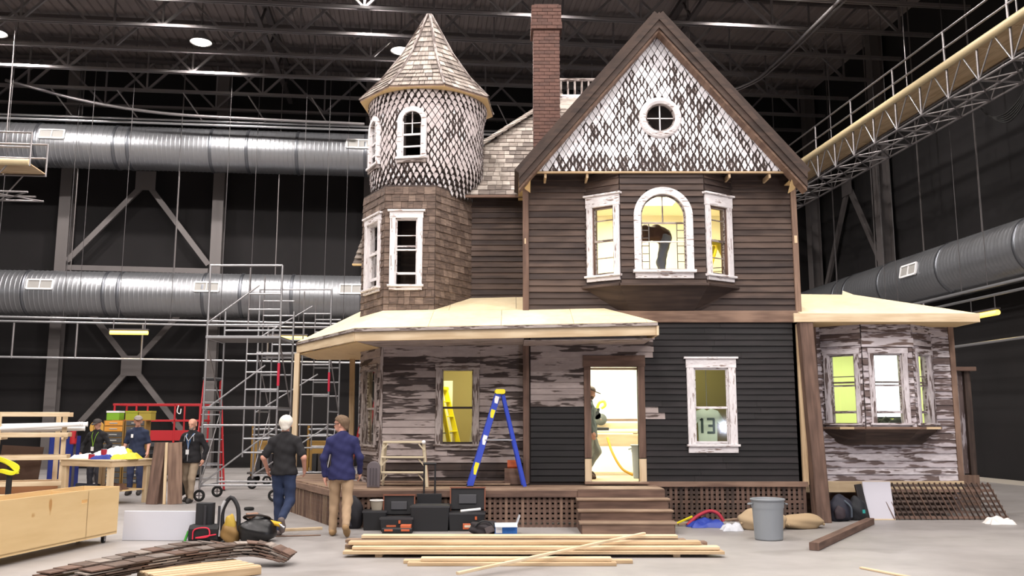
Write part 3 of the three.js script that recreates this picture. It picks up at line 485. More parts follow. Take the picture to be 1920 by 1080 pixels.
  put(house, 'soffit_panel', box(4.85, 0.02, 0.4, 2.66, 6.2, -15.8), M.dark2);
  for (const [x, s] of [[0.2, -1], [5.11, 1]]) { put(house, 'eave_return', slab([V(x - s * 0.13, 6.12, -15.33), V(x + s * 0.05, 6.12, -15.33), V(x - s * 0.03, 5.86, -15.7), V(x - s * 0.13, 5.8, -15.75)].sort(() => 0), 0.02), M.ply); put(house, 'eave_soffit', box(0.2, 0.02, 4, x - s * 0.02, 6.0, -17.4), M.ply); }
}
// --- hip roof behind with shake courses
{
  const ey = 6.03, ez = -16.8, F = part(house, 'hip_roof'), e = 0.18, base = slab([V(-2.03, ey, ez), V(3, ey, ez), V(3, 9.1, -19.87), V(1.04, 9.1, -19.87)], 0.05); put(F, 'sheathing', base, M.backing);
  put(F, 'side_slope', slab([V(-2.03, ey, -23), V(-2.03, ey, ez), V(1.04, 9.1, -19.87), V(1.04, 9.1, -21)], 0.05), M.roof3);
  put(F, 'eave_fascia', cbox(2.4, 0.05, 0.05, -0.9, ey - 0.03, ez + 0.01), M.timber);
  const c45 = Math.SQRT1_2; for (let s = 0.0; s < 4.3; s += e) {
    const y = ey + s * c45, z = ez - s * c45, x0 = -2.03 + s * c45 + 0.05, x1 = Math.max(0.6, Math.min(1.9, x0 + 1)); let x = Math.max(x0, -1.1 + rr(0, 0.1)); if (s < 0.1) x = -0.95;
    while (x < x1) { const n = rr(0.1, 0.22), m = put(F, 'shake', wedge(n - 0.006, e * 1.12, 0.022, 0.004), pick([M.roof, M.roof2, M.roof2, M.roof3])); m.position.set(x, y, z); m.rotation.x = -Math.PI / 4; x += n; }
  }
  const h0 = V(-2.03, ey, ez), h1 = V(1.04, 9.1, -19.87); for (let i = 0; i < 22; i++) { const p = h0.clone().lerp(h1, i / 22).add(V(0, 0.09, 0)), q = h0.clone().lerp(h1, (i + 1.15) / 22).add(V(0, 0.075, 0)); put(F, 'hip_shake', bar(p, q, 0.03, 0.3), pick([M.roof, M.roof2])); }
  const deckTop = put(F, 'roof_walk', cbox(3.4, 0.06, 1.6, 2.6, 9.1, -20.6), M.trim); for (let k = 0; k < 16; k++) put(F, 'baluster', cbox(0.045, 0.42, 0.045, 0.98 + k * 0.16, 9.36, -19.9), M.trimOld); put(F, 'balustrade_rail', cbox(2.7, 0.06, 0.07, 2.2, 9.58, -19.9), M.trimOld); put(F, 'balustrade_rail', cbox(2.7, 0.05, 0.06, 2.2, 9.19, -19.9), M.trim);
  put(F, 'white_shake_band', slab([V(0.9, 8.75, -19.5), V(2.4, 8.75, -19.5), V(2.4, 9.1, -19.8), V(0.9, 9.1, -19.8)], 0.03), M.roof2);
}
// --- chimney: bricks in running bond
{
  const C = part(house, 'chimney', [0.71, 0, -17.6]), w = 0.53, course = 0.075, b = 0.21; put(C, 'core', box(w - 0.02, 4.0, w - 0.02, 0, 8.2, 0), M.mortar);
  const geos = [1, 0.5, 0.75].map((k) => [box(b * k - 0.01, course - 0.011, 0.05), box(b * k - 0.01, course - 0.011, 0.05)]);
  let row = 0; for (let y = 6.75; y < 10.15; y += course, row++) {
    const cap = y > 9.72, band = y > 9.66 && y < 9.78, W2 = cap ? 0.6 : w, out = band ? 0.63 : W2;
    for (const side of [0, 1]) { let x = -out / 2, k = row % 2 ? 1 : 0; while (x < out / 2 - 0.03) { const g = geos[k], L = Math.min(k ? b / 2 : b, out / 2 - x), m = put(C, 'brick', L < b * 0.4 && !k ? geos[1][0] : g[0], rnd() < 0.65 ? M.brick : M.brick2); if (side === 0) m.position.set(x + L / 2, y, out / 2 - 0.015); else { m.position.set(-out / 2 + 0.015, y, x + L / 2); m.rotation.y = Math.PI / 2; } m.scale.x = L / (L < b * 0.4 && !k ? b / 2 : k ? b / 2 : b); x += L; k = 0; } }
    if (cap || band) put(C, 'cap_core', box(out - 0.03, course, out - 0.03, 0, y, 0), M.brick2);
  }
}
// --- turret
const TC = [-1.69, -17.3];
{
  const q = [[-2.9, -17.1], [-2.34, -16.15], [-1.41, -16.15], [-0.79, -17.1], [-1.41, -18.2], [-2.34, -18.2]], br = [M.shBrown, M.shBrown, M.shBrown2];
  const tL = frame(...q[0], ...q[1]), tF = frame(...q[1], ...q[2]), tR = frame(...q[2], ...q[3]);
  const hF = { u0: 0.2, u1: 0.6, v0: 4.18, v1: 5.42, out: 0.06 }, hL = { u0: 0.3, u1: 0.86, v0: 4.18, v1: 5.42, out: 0.06 };
  shingleWall(tF, 3.55, 6.0, [hF], 0.137, br, 0.13); shingleWall(tL, 3.55, 6.0, [hL], 0.137, br, 0.15); shingleWall(tR, 3.55, 6.0, [], 0.137, br, 0.14);
  windowUnit(tF, { ...hF, casing: 0.1, head: 0.12, apron: 0.06, mid: 4.84, lift: 0.2, upper: [5.1], stile: 0.028 }); windowUnit(tL, { ...hL, casing: 0.1, head: 0.12, apron: 0.06, mid: 4.84, lift: 0.16, stile: 0.04 });
  for (const [a, b] of [[4, 5]]) sheet(frame(...q[a], ...q[b]), 'turret_back', [[0, 3.6], [0.93, 3.6], [0.93, 6], [0, 6]], [], M.dark);
  for (const [a, b] of [[5, 0], [3, 4]]) { const F = frame(...q[a], ...q[b]); sheet(F, 'turret_back', [[0, 3.6], [F.w, 3.6], [F.w, 6], [0, 6]], [{ u0: 0.3, u1: 0.9, v0: 3.9, v1: 5.6 }], M.dark); }
  put(house, 'turret_floor', slab(q.map((p) => V(p[0], 6.0, p[1])).reverse(), 0.05), M.dark2);
  // round upper storey with diamond shingles
  const prof = (y) => { const t = (y - 5.95) / 2; return { r: 0.98 + 0.12 * sm(0, 0.28, t) + 0.07 * sm(0.8, 1, t), cx: TC[0] - 0.06 * (1 - sm(0, 0.35, t)) }; };
  const U = part(house, 'turret_drum'), seg = 32, pos = [], wins = [[-0.17, 0], [-1.1, 1]];       // angle from the front, clockwise seen from above is positive to the right
  const inWin = (a, y) => wins.some(([c, k]) => Math.abs(a - c) < 0.265 && y > 6.6 && y < 7.56 - Math.max(0, Math.abs(a - c) - 0.1) * 1.2);
  const gl = []; for (let j = 0; j < 20; j++) for (let i = 0; i < 64; i++) { const a0 = -Math.PI + i / 64 * 2 * Math.PI, a1 = a0 + Math.PI / 32, y0 = 5.95 + j * 0.1, y1 = y0 + 0.1; const am = (a0 + a1) / 2; if (wins.some(([c]) => Math.abs(am - c) < 0.17 && y0 > 6.6 && y1 < 7.5)) continue; const P = (a, y, k) => { const p = prof(y); return V(p.cx + Math.sin(a) * (p.r - k), y, TC[1] + Math.cos(a) * (p.r - k)); }; gl.push(slab([P(a0, y0, 0), P(a1, y0, 0), P(a1, y1, 0), P(a0, y1, 0)], 0.04)); }
  stuff(put(U, 'backing', gl, M.backing));
  const w = 0.122, h = 0.19, ang = w / 1.1, list = [];
  const dia = Array.from({ length: 16 }).map((_, n) => { const k = 0.9, q2 = [[0, -h / 2 * k], [w / 2 * k, 0], [0, h / 2 * k], [-w / 2 * k, 0]]; const g = slab(q2.map((p, i) => V(p[0], p[1], i === 0 ? 0.024 : i === 2 ? 0.008 : 0.015)), 0.012, V(1, 0, 0)), u2 = g.attributes.uv, p2 = g.attributes.position; for (let i = 0; i < u2.count; i++) u2.setXY(i, (n % 4 + 0.5 + p2.getX(i) / w * 0.96) / 4, (Math.floor(n / 4) + 0.5 + p2.getY(i) / h * 0.96) / 4); return g; });
  for (let j = 0; j < 21; j++) for (let i = -17; i <= 19; i++) {
    const a = (i + (j % 2) / 2) * ang, y = 6.0 + j * h / 2; if (a < -1.75 || a > 1.95 || inWin(a, y) || y > 7.9) continue; const k = fb((a + 3) / 8, y / 8, 20, 14, 3, 60);
    let m; if (y > 7.6) m = rnd() < 0.3 ? M.greyPeel : M.greyWhite; else if (y < 6.2) m = rnd() < 0.8 ? M.shDark : M.greyPeel; else { const p = k + rr(-0.2, 0.2); m = p > 0.72 ? M.greyWhite : p > 0.4 ? M.greyPeel : M.shDark; }
    list.push({ a, y, m });
  }
  list.sort((s, t) => Math.abs(s.a - 0.1) - Math.abs(t.a - 0.1)); const rest = new Map();
  list.forEach((s, i) => { const p = prof(s.y), mk = (o) => { o.position.set(p.cx + Math.sin(s.a) * p.r, s.y, TC[1] + Math.cos(s.a) * p.r); o.rotation.set(0, s.a, 0); }; if (i < 300) { mk(put(U, 'diamond_shingle', pick(dia), s.m)); } else { const o = new THREE.Object3D(); mk(o); o.updateMatrix(); rest.set(s.m, [...(rest.get(s.m) ?? []), pick(dia).clone().applyMatrix4(o.matrix)]); } });
  for (const [m, gs] of rest) stuff(put(U, 'side_shingles', gs, m));
  for (const [c] of wins) { // arched sash windows
    const p = prof(7), W = part(house, 'turret_window', [p.cx + Math.sin(c) * (p.r + 0.0), 0, TC[1] + Math.cos(c) * (p.r + 0.0)], c), u = 0.19, v0 = 6.62, v1 = 7.5, vs = v1 - u, k = 0.085;
    const ring = new THREE.Shape(); ring.moveTo(-u - k, v0); ring.lineTo(-u - k, vs); ring.absarc(0, vs, u + k, Math.PI, 0, true); ring.lineTo(u + k, v0); ring.lineTo(u, v0); ring.lineTo(u, vs); ring.absarc(0, vs, u, 0, Math.PI, false); ring.lineTo(-u, v0); ring.closePath();
    put(W, 'casing', metre(new THREE.ExtrudeGeometry(ring, { depth: 0.09, bevelEnabled: true, bevelSize: 0.005, bevelThickness: 0.005, bevelSegments: 1, curveSegments: 20 }).translate(0, 0, -0.05)), M.trim);
    put(W, 'sill', cbox(2 * (u + k) + 0.06, 0.05, 0.14, 0, v0 - 0.025, 0.0), M.trim); put(W, 'apron', cbox(2 * (u + k), 0.07, 0.08, 0, v0 - 0.085, 0), M.trimOld);
    put(W, 'meeting_rail', box(2 * u, 0.035, 0.03, 0, 7.05, -0.01), M.trim); put(W, 'muntin', box(0.016, 0.45, 0.02, 0, 7.28, -0.01), M.trim); put(W, 'muntin', box(2 * u, 0.014, 0.02, 0, 7.27, -0.01), M.trim); put(W, 'bottom_rail', box(2 * u, 0.03, 0.03, 0, 6.82, -0.02), M.trim);
    for (const s of [-1, 1]) put(W, 'stile', box(0.024, vs - v0, 0.03, s * (u - 0.012), (vs + v0) / 2, -0.01), M.trim);
    const gp = new THREE.Shape(); gp.moveTo(-u, 6.83); gp.lineTo(-u, vs); gp.absarc(0, vs, u, Math.PI, 0, true); gp.lineTo(u, 6.83); gp.closePath(); put(W, 'pane', new THREE.ExtrudeGeometry(gp, { depth: 0.004, bevelEnabled: false }).translate(0, 0, -0.02), M.glass);
  }
  // eight-sided flared roof
  const RF = part(house, 'turret_roof'), pr = [[1.36, 7.95], [0.95, 8.4], [0.55, 8.97], [0.03, 9.92]], tw = -0.075, cut8 = Math.PI / 8, len = [0]; for (let i = 1; i < pr.length; i++) len.push(len[i - 1] + Math.hypot(pr[i][0] - pr[i - 1][0], pr[i][1] - pr[i - 1][1]));
  const atS = (s) => { let i = 0; while (i < pr.length - 2 && s > len[i + 1]) i++; const t = Math.min(1, (s - len[i]) / (len[i + 1] - len[i])); return [pr[i][0] + (pr[i + 1][0] - pr[i][0]) * t, pr[i][1] + (pr[i + 1][1] - pr[i][1]) * t]; };
  const corner = (k, R, y) => V(TC[0] + Math.sin(tw + (k - 0.5) * Math.PI / 4) * R, y, TC[1] + Math.cos(tw + (k - 0.5) * Math.PI / 4) * R);
  for (let f = 0; f < 8; f++) {
    const bk = []; for (let i = 0; i < pr.length - 1; i++) bk.push(slab([corner(f, pr[i][0] - 0.02, pr[i][1] - 0.01), corner(f + 1, pr[i][0] - 0.02, pr[i][1] - 0.01), corner(f + 1, pr[i + 1][0] - 0.02, pr[i + 1][1] - 0.01), corner(f, pr[i + 1][0] - 0.02, pr[i + 1][1] - 0.01)], 0.02)); put(RF, 'roof_facet', bk, M.roof3);
    if (f === 4 || f === 5 || f === 3) continue; const e = 0.155, tot = len.at(-1);
    for (let s = 0; s < tot - 0.05; s += e) {
      const [R0, y0] = atS(s), [R1, y1] = atS(Math.min(tot, s + e)), A = corner(f, R0, y0), B = corner(f + 1, R0, y0), C2 = corner(f + 1, R1, y1), D2 = corner(f, R1, y1), wid = A.distanceTo(B), n = Math.max(1, Math.round(wid / 0.17)), nn = B.clone().sub(A).cross(D2.clone().sub(A)).normalize();
      const br2 = [0]; for (let k = 1; k < n; k++) br2.push((k + rr(-0.25, 0.25)) / n); br2.push(1);
      for (let k = 0; k < n; k++) { const g0 = br2[k] + 0.006, g1 = br2[k + 1] - 0.006, lift = rr(0.02, 0.03), P = [A.clone().lerp(B, g0).addScaledVector(nn, lift), A.clone().lerp(B, g1).addScaledVector(nn, lift), D2.clone().lerp(C2, g1).addScaledVector(nn, 0.008), D2.clone().lerp(C2, g0).addScaledVector(nn, 0.008)]; put(RF, 'shingle', slab(P, 0.012, nn.clone().cross(B.clone().sub(A).normalize())), pick([M.roof, M.roof, M.roof2, M.roof3])); }
    }
  }
  for (let k = 0; k < 8; k++) for (let i = 0; i < pr.length - 1; i++) put(RF, 'hip_strip', bar(corner(k, pr[i][0] + 0.02, pr[i][1] + 0.02), corner(k, pr[i + 1][0] + 0.02, pr[i + 1][1] + 0.02), 0.03, 0.05), M.trimOld);
  for (let f = 0; f < 8; f++) { put(RF, 'soffit', slab([corner(f, 1.0, 7.9), corner(f + 1, 1.0, 7.9), corner(f + 1, 1.36, 7.92), corner(f, 1.36, 7.92)], 0.03), M.ply); put(RF, 'fascia', bar(corner(f, 1.35, 7.94), corner(f + 1, 1.35, 7.94), 0.03, 0.025), M.timber2); }
}
// --- recessed wall between turret and main block, small side roof beyond the turret
clapWall(frame(-0.85, -17.1, 0.25, -17.1), 3.7, 6.05, [], 0.108, () => pick([M.dark, M.dark, M.dark2]));
{ const S = part(house, 'side_roof'); for (let j = 0; j < 8; j++) { const y = 4.85 + j * 0.11, x0 = -3.2 + j * 0.035; put(S, 'shingle', slab([V(x0, y, -17.7), V(-2.75, y, -17.7), V(-2.75, y + 0.13, -17.78), V(x0 + 0.04, y + 0.13, -17.78)], 0.02), pick([M.roof, M.roof3])); } put(S, 'eave_board', box(0.4, 0.03, 0.1, -3.0, 4.83, -17.72), M.ply); }

// --- ground floor under the turret
const fLow = frame(-2.34, -16.15, 0.25, -16.15), fSide = frame(-2.87, -17.1, -2.34, -16.15);
const mixLow = (u, v) => v < 1.02 ? pick([M.dark2, M.peelC]) : v > 2.85 ? M.peelA : pick([M.peelB, M.peelB, M.peelA, M.peelC]);
{
  const h = { u0: 1.085, u1: 1.646, v0: 1.32, v1: 2.64, out: 0.1 }, hs = { u0: 0.27, u1: 0.85, v0: 1.3, v1: 2.66, out: 0.08 };
  clapWall(fLow, 0.62, 3.62, [h], 0.125, mixLow, 1.5); windowUnit(fLow, { ...h, mat: M.trimOld, casing: 0.11, head: 0.12, cap: 0, apron: 0.07, mid: 1.96, stile: 0.022, sashMat: M.dark2 });
  clapWall(fSide, 0.62, 3.62, [hs], 0.125, mixLow, 1.5); windowUnit(fSide, { ...hs, mat: M.trimOld, casing: 0.1, head: 0.1, cap: 0, apron: 0.06, mid: 1.95 });
  put(house, 'corner_board', cbox(0.06, 3, 0.06, -2.34, 2.1, -16.14), M.trimOld);
  put(house, 'frieze_board', cbox(2.56, 0.22, 0.03, -1.05, 3.2, -16.12), M.peelA);
}
// --- right wing
const wL = frame(5.718, -16.6, 6.285, -16.1), wF = frame(6.285, -16.1, 7.187, -16.1), wR = frame(7.187, -16.1, 7.77, -16.6);
{
  const wing = (u, v) => pick([M.wingA, M.wingB, M.wingA]);
  const base = frame(5.28, -16.6, 8.12, -16.6); clapWall(base, 0.64, 3.45, [{ u0: 0.5, u1: 2.42, v0: 1.62, v1: 3.3 }], 0.125, wing, 2.6);
  const hF = { u0: 0.19, u1: 0.7, v0: 1.69, v1: 2.92, out: 0.07 };
  for (const [F, h] of [[wL, { u0: 0.15, u1: 0.62, v0: 1.69, v1: 2.92, out: 0.07 }], [wF, hF], [wR, { u0: 0.14, u1: 0.6, v0: 1.69, v1: 2.92, out: 0.07 }]]) {
    clapWall(F, 1.58, 3.5, [h], 0.115, wing, 1.5); windowUnit(F, { ...h, mat: M.wingB, casing: 0.095, head: 0.1, cap: 0, apron: 0.07, mid: 2.36, lift: 0.17, stile: 0.03, sashMat: M.wingA, upper: F === wF ? [] : [2.52] });
  }
  put(house, 'wing_header_board', cbox(0.93, 0.16, 0.04, 6.736, 3.12, -16.07), M.peelW);
  const top = [V(5.66, 1.58, -16.6), V(6.26, 1.58, -16.06), V(7.21, 1.58, -16.06), V(7.83, 1.58, -16.6)], low = [V(5.95, 1.3, -16.6), V(6.4, 1.3, -16.45), V(7.1, 1.3, -16.45), V(7.55, 1.3, -16.6)];
  for (let i = 0; i < 3; i++) { put(house, 'bay_skirt', slab([low[i], low[i + 1], top[i + 1], top[i]], 0.03), M.dark); put(house, 'bay_ledge', cbar(top[i].clone().setY(1.6), top[i + 1].clone().setY(1.6), 0.045, 0.09), M.timber2); }
  put(house, 'wing_sill', cbox(2.9, 0.2, 0.06, 6.72, 0.55, -16.57), M.pine); put(house, 'corner_board', cbox(0.1, 2.9, 0.1, 8.14, 2.05, -16.6), M.timber2); put(house, 'wing_return', cbox(0.35, 2.8, 0.06, 5.45, 2.05, -16.55), M.timber);
  put(house, 'wing_fascia', cbox(3.28, 0.16, 0.05, 6.62, 3.53, -15.75), M.pine);
  const e0 = V(4.99, 3.6, -15.73), e1 = V(8.27, 3.6, -15.73), r0 = V(5.1, 4.3, -18.1), r1 = V(6.95, 4.26, -18.0); put(house, 'wing_roof', slab([V(5.12, 3.6, -15.73), e1, r1, r0], 0.03), M.sheath); put(house, 'wing_roof', slab([e1, V(8.27, 3.6, -20), V(6.95, 4.26, -19.5), r1], 0.03), M.sheath); put(house, 'roof_ridge_flap', slab([V(6.7, 4.27, -18), V(7.15, 4.2, -17.85), V(7.2, 4.22, -18.2), V(6.75, 4.36, -18.1)], 0.015), M.sheath);
  put(house, 'wing_soffit', box(3.1, 0.02, 0.85, 6.7, 3.46, -16.16), M.ply);
  sheet(frame(8.12, -16.6, 8.12, -20), 'side_wall', [[0, 0.1], [3.4, 0.1], [3.4, 3.5], [0, 3.5]], [], M.wingA);
  for (const [a, b, m] of [[8.63, 0, M.trimOld], [8.88, 0, M.dark]]) put(house, 'rear_post', cbox(0.12, 2.0, 0.12, a, 1.7, -17.6), m); put(house, 'rear_panel', box(0.3, 1.95, 0.04, 8.75, 1.7, -17.65), M.wingA); put(house, 'rear_cap', cbox(0.6, 0.08, 0.3, 8.72, 2.73, -17.6), M.timber); put(house, 'rear_sill', cbox(0.5, 0.6, 0.2, 8.7, 0.4, -17.6), M.timber2);
  put(house, 'foundation_wall', box(2.7, 0.46, 0.06, 6.75, 0.23, -17.3), M.timber2);
}
// --- porch: deck, lattice, steps, roof
{
  const P = part(house, 'porch_deck'), poly = [[-2.9, -15.05], [2.5, -15.05], [2.5, -15.99], [0.2, -15.99], [0.2, -16.14], [-2.3, -16.14], [-2.9, -17.2], [-2.9, -19.4], [-4.4, -19.4], [-4.4, -17.9]];
  const regions = [[[-2.3, -16.14], [-2.9, -15.05], [2.5, -15.05], [2.5, -16.0]].map((p) => p), [[-4.4, -19.4], [-4.4, -17.9], [-2.9, -15.05], [-2.3, -16.14], [-2.9, -17.2], [-2.9, -19.4]]];
  const ccw = (q) => { let s = 0; q.forEach((p, i) => { const r = q[(i + 1) % q.length]; s += p[0] * r[1] - r[0] * p[1]; }); return s > 0 ? q : [...q].reverse(); };
  const lay = (shape, z0, z1) => { for (let z = z0; z < z1; z += 0.135) { const band = [[-6, z], [6, z], [6, z + 0.129], [-6, z + 0.129]], q = cut(band, ccw(shape)); if (q.length < 3 || area(q) < 0.003) continue; const pts = q.map((p) => V(p[0], 0.62 + rr(-0.002, 0.002), p[1])).reverse(); put(P, 'deck_plank', slab(pts, 0.028, V(1, 0, 0)), pick([M.deck, M.deck, M.timber2])); } };
  lay(regions[0], -16.14, -15.0); lay([[-4.4, -19.4], [-4.4, -17.9], [-2.9, -15.05], [-2.3, -16.14], [-2.62, -16.7]], -17.9, -15.05); lay([[-4.4, -19.4], [-4.4, -17.9], [-2.95, -17.9], [-2.95, -19.4]], -19.4, -17.9);
  put(P, 'rim_board', cbox(5.4, 0.11, 0.05, -0.2, 0.54, -15.06), M.timber); put(P, 'rim_board', cbar(V(-2.92, 0.54, -15.06), V(-4.38, 0.54, -17.88), 0.11, 0.05), M.timber2); put(P, 'rim_board', cbar(V(-4.4, 0.54, -17.9), V(-4.4, 0.54, -19.4), 0.11, 0.05), M.timber2);
  const lattice2 = (x0, z0, x1, z1, y0, y1, mats) => {
    const F = frame(x0, z0, x1, z1), L = part(house, 'lattice_panel', [x0, 0, z0], F.a), vs = box(0.05, y1 - y0, 0.01), n = Math.round(F.w / 0.09);
    for (let i = 0; i <= n; i++) { const m = put(L, 'slat', vs, pick(mats)); m.position.set(i * F.w / n, (y0 + y1) / 2, 0); } const k = Math.round((y1 - y0) / 0.09); for (let j = 0; j <= k; j++) put(L, 'slat', box(F.w, 0.05, 0.01, F.w / 2, y0 + 0.02 + j * (y1 - y0 - 0.04) / k, -0.011), pick(mats));
  };
  lattice2(-2.9, -15.1, 1.08, -15.1, 0.0, 0.52, [M.timber, M.timber, M.timber2]); lattice2(2.5, -15.98, 5.1, -15.98, 0.0, 0.59, [M.timber, M.timber, M.dark]); lattice2(-4.38, -17.9, -2.93, -15.12, 0.0, 0.5, [M.timber2, M.timber, M.deck]);
  put(house, 'foundation_wall', box(5.1, 0.6, 0.1, 2.68, 0.3, -17.4), M.timber2); put(house, 'foundation_wall', box(2.9, 0.6, 0.1, -1.2, 0.3, -16.4), M.timber2); put(house, 'foundation_wall', box(0.1, 0.6, 3, -2.7, 0.3, -17.9), M.timber2); for (const x of [-2.2, -0.6, 1.0, 2.45]) put(house, 'deck_joist', box(0.05, 0.14, 0.95, x, 0.51, -15.57), M.timber2);
  const S = part(house, 'front_steps'); for (let i = 0; i < 3; i++) { const y = 0.47 - i * 0.155, z = -14.98 + i * 0.27; put(S, 'tread', cbox(1.5, 0.035, 0.31, 1.79, y, z + 0.12, 0.012), M.deck); put(S, 'riser', box(1.42, 0.135, 0.025, 1.79, y - 0.085, z + 0.24), pick([M.timber, M.timber2])); if (i === 0) put(S, 'riser', box(1.42, 0.12, 0.025, 1.79, y + 0.08, z - 0.03), M.timber); for (const k of [-1, 1]) put(S, 'stringer', box(0.03, y, 0.28, 1.79 + k * 0.71, y / 2 - 0.01, z + 0.1), M.timber); }
  // roof
  const onRoof = (x, z) => V(x, 3.31 + 0.35 * (-14.88 - z) + 0.02 * x, z), eR = onRoof(2.43, -14.88), eL = onRoof(-2.62, -14.88), eB = V(-4.3, 3.29, -17.9), tR = onRoof(1.62, -16.03), rl = onRoof(-2.12, -17.14), hm = onRoof(-2.36, -16.06);
  const R = part(house, 'porch_roof'); const strips = (pts, dir, wds) => { // cut a flat polygon into sheets across dir
    const o = pts[0], n = pts[1].clone().sub(o).cross(pts[2].clone().sub(o)).normalize(), e = dir.clone().addScaledVector(n, -n.dot(dir)).normalize(), f = n.clone().cross(e), q = pts.map((p) => [p.clone().sub(o).dot(e), p.clone().sub(o).dot(f)]); const a0 = Math.min(...q.map((p) => p[0])), a1 = Math.max(...q.map((p) => p[0])), b0 = Math.min(...q.map((p) => p[1])), b1 = Math.max(...q.map((p) => p[1]));
    for (let a = a0; a < a1; a += wds) for (let b = b0; b < b1; b += 0.6) { const c = cut([[a, b], [a + wds - 0.006, b], [a + wds - 0.006, b + 0.594], [a, b + 0.594]], ccw(q)); if (c.length < 3 || area(c) < 0.004) continue; put(R, 'sheathing_panel', slab(c.map((p) => o.clone().addScaledVector(e, p[0]).addScaledVector(f, p[1]).addScaledVector(n, rr(0, 0.003))), 0.02), M.sheath); }
  };
  const X1 = V(1, 0, 0), eBack = eB.clone().sub(eL).multiplyScalar(0.62); strips([eL, eR, tR, hm], X1, 1.22); strips([hm, onRoof(0.25, -16.06), onRoof(0.25, -17.14), rl], X1, 1.22); strips([eL, rl, rl.clone().add(eBack), eB], V(-0.5, 0, -1), 1.22); strips([eB, rl.clone().add(eBack), V(-4.3, 3.28, -19.4)], V(0, 0, -1), 1.22);
  const hipEnd = slab([eR, V(2.43, 3.36, -16.0), tR], 0.02); put(R, 'sheathing_panel', hipEnd, M.sheath);
  const dn = V(0, -0.035, 0), dn2 = V(0, -0.14, 0); for (const [a, b] of [[eL, eR], [eL, eB], [eB, V(-4.3, 3.28, -19.4)]]) { put(R, 'drip_board', bar(a.clone().add(dn), b.clone().add(dn), 0.05, 0.05), M.trimOld); const i = V(0, 0, -0.05); put(R, 'fascia', cbar(a.clone().add(dn2).add(i), b.clone().add(dn2).add(i), 0.16, 0.04), M.pine); }
  put(R, 'fascia', cbar(eR.clone().add(dn2), V(2.43, 3.22, -15.95), 0.16, 0.04), M.pine);
  for (const [p] of [[[V(-2.6, 3.06, -15.0), V(0.2, 3.1, -15.0), V(0.2, 3.1, -16.1), V(-2.4, 3.06, -16.2)]], [[V(0.2, 3.07, -15.0), V(2.35, 3.1, -15.0), V(2.35, 3.1, -15.98), V(0.2, 3.07, -15.98)]]]) put(R, 'soffit', slab(p, 0.02), M.peelA);
  put(R, 'soffit', slab([V(-4.2, 3.05, -19.3), V(-4.2, 3.05, -17.8), V(-2.6, 3.05, -15.0), V(-2.4, 3.05, -16.2), V(-2.9, 3.05, -17.2), V(-2.9, 3.05, -19.3)], 0.02), M.ply);
  put(R, 'post', cbar(V(-4.24, 0.62, -17.72), V(-4.24, 3.05, -17.72), 0.1, 0.1), M.pine); put(R, 'post', cbar(V(-3.35, 0.62, -19.0), V(-3.38, 3.05, -19.0), 0.1, 0.1), M.pine2);
}
// --- rooms seen through the windows
const inside = (name, w, h, d, x, y, z, m) => put(house, name, box(w, h, d, x, y, z), m);
const wallWarm = flat(0xf1eedd, 0.9), wallWhite = flat(0xf3f3ee, 0.9), wallGreen = flat(0xd6dca4, 0.9), wallOld = flat(0xa89a78, 0.9);
function roomLamp(x, y, z, w, d, color, power, glow) {
  const g = put(house, 'ceiling_light', box(w, 0.03, d, x, y + 0.03, z), mat({ color: 0xffffff, emissive: color, emissiveIntensity: glow })); g.castShadow = false;
  const l = new THREE.RectAreaLight(color, power, w, d); l.position.set(x, y - 0.02, z); l.rotation.x = -Math.PI / 2; house.add(l);
}
inside('room_floor', 7.3, 0.06, 4, 1.4, 0.62, -18.2, M.pine2); inside('room_floor', 2.7, 0.06, 3.2, 6.7, 0.62, -18.3, M.pine2);
inside('room_ceiling', 7.3, 0.06, 3.9, 1.4, 3.44, -18.15, wallWarm); inside('room_ceiling', 2.8, 0.05, 3.2, 6.7, 3.4, -18.3, wallWarm);
inside('room_back_wall', 2.35, 2.9, 0.08, 1.5, 2.0, -19.6, wallWhite); inside('room_back_wall', 2.4, 2.9, 0.08, 3.9, 2.0, -19.4, wallOld); inside('room_back_wall', 2.5, 2.9, 0.08, -1.0, 2.0, -19.2, wallOld);
inside('partition', 0.08, 2.9, 3.4, 0.34, 2.0, -17.9, wallWhite); inside('partition', 0.08, 2.9, 3.4, 2.72, 2.0, -17.9, wallWhite); inside('partition', 0.08, 2.9, 2.2, -2.28, 2.0, -18.2, wallOld);
inside('upper_floor', 4.6, 0.06, 3.1, 2.7, 4.08, -17.65, M.pine2); inside('upper_ceiling', 4.7, 0.06, 3.6, 2.7, 6.2, -17.85, wallWarm); inside('upper_back_wall', 4.7, 2.5, 0.08, 2.7, 5.0, -19.2, wallWarm); for (const x of [0.4, 5.0]) inside('upper_side_wall', 0.08, 2.5, 3.2, x, 5.0, -17.7, wallWarm); inside('bay_floor', 1.45, 0.03, 0.34, 2.68, 4.1, -15.83, M.pine2);
inside('wing_back_wall', 2.7, 2.9, 0.08, 6.7, 2.0, -19.2, wallGreen); for (const x of [5.36, 8.05]) inside('wing_side_wall', 0.08, 2.9, 2.6, x, 2.0, -17.95, wallGreen);
inside('bay_floor', 1.8, 0.04, 0.5, 6.74, 1.6, -16.4, M.pine2);
roomLamp(1.5, 3.36, -17.7, 0.9, 0.9, 0xfcffec, 66, 8); roomLamp(3.9, 3.36, -18.2, 0.5, 0.5, 0xf2f4b4, 24, 6); roomLamp(-0.9, 3.36, -17.6, 0.6, 0.6, 0xfaf3ae, 56, 8);
roomLamp(2.7, 6.1, -17.6, 1.2, 0.8, 0xfffad4, 58, 7); roomLamp(6.7, 3.32, -17.7, 0.8, 0.6, 0xf6ffcc, 32, 7);
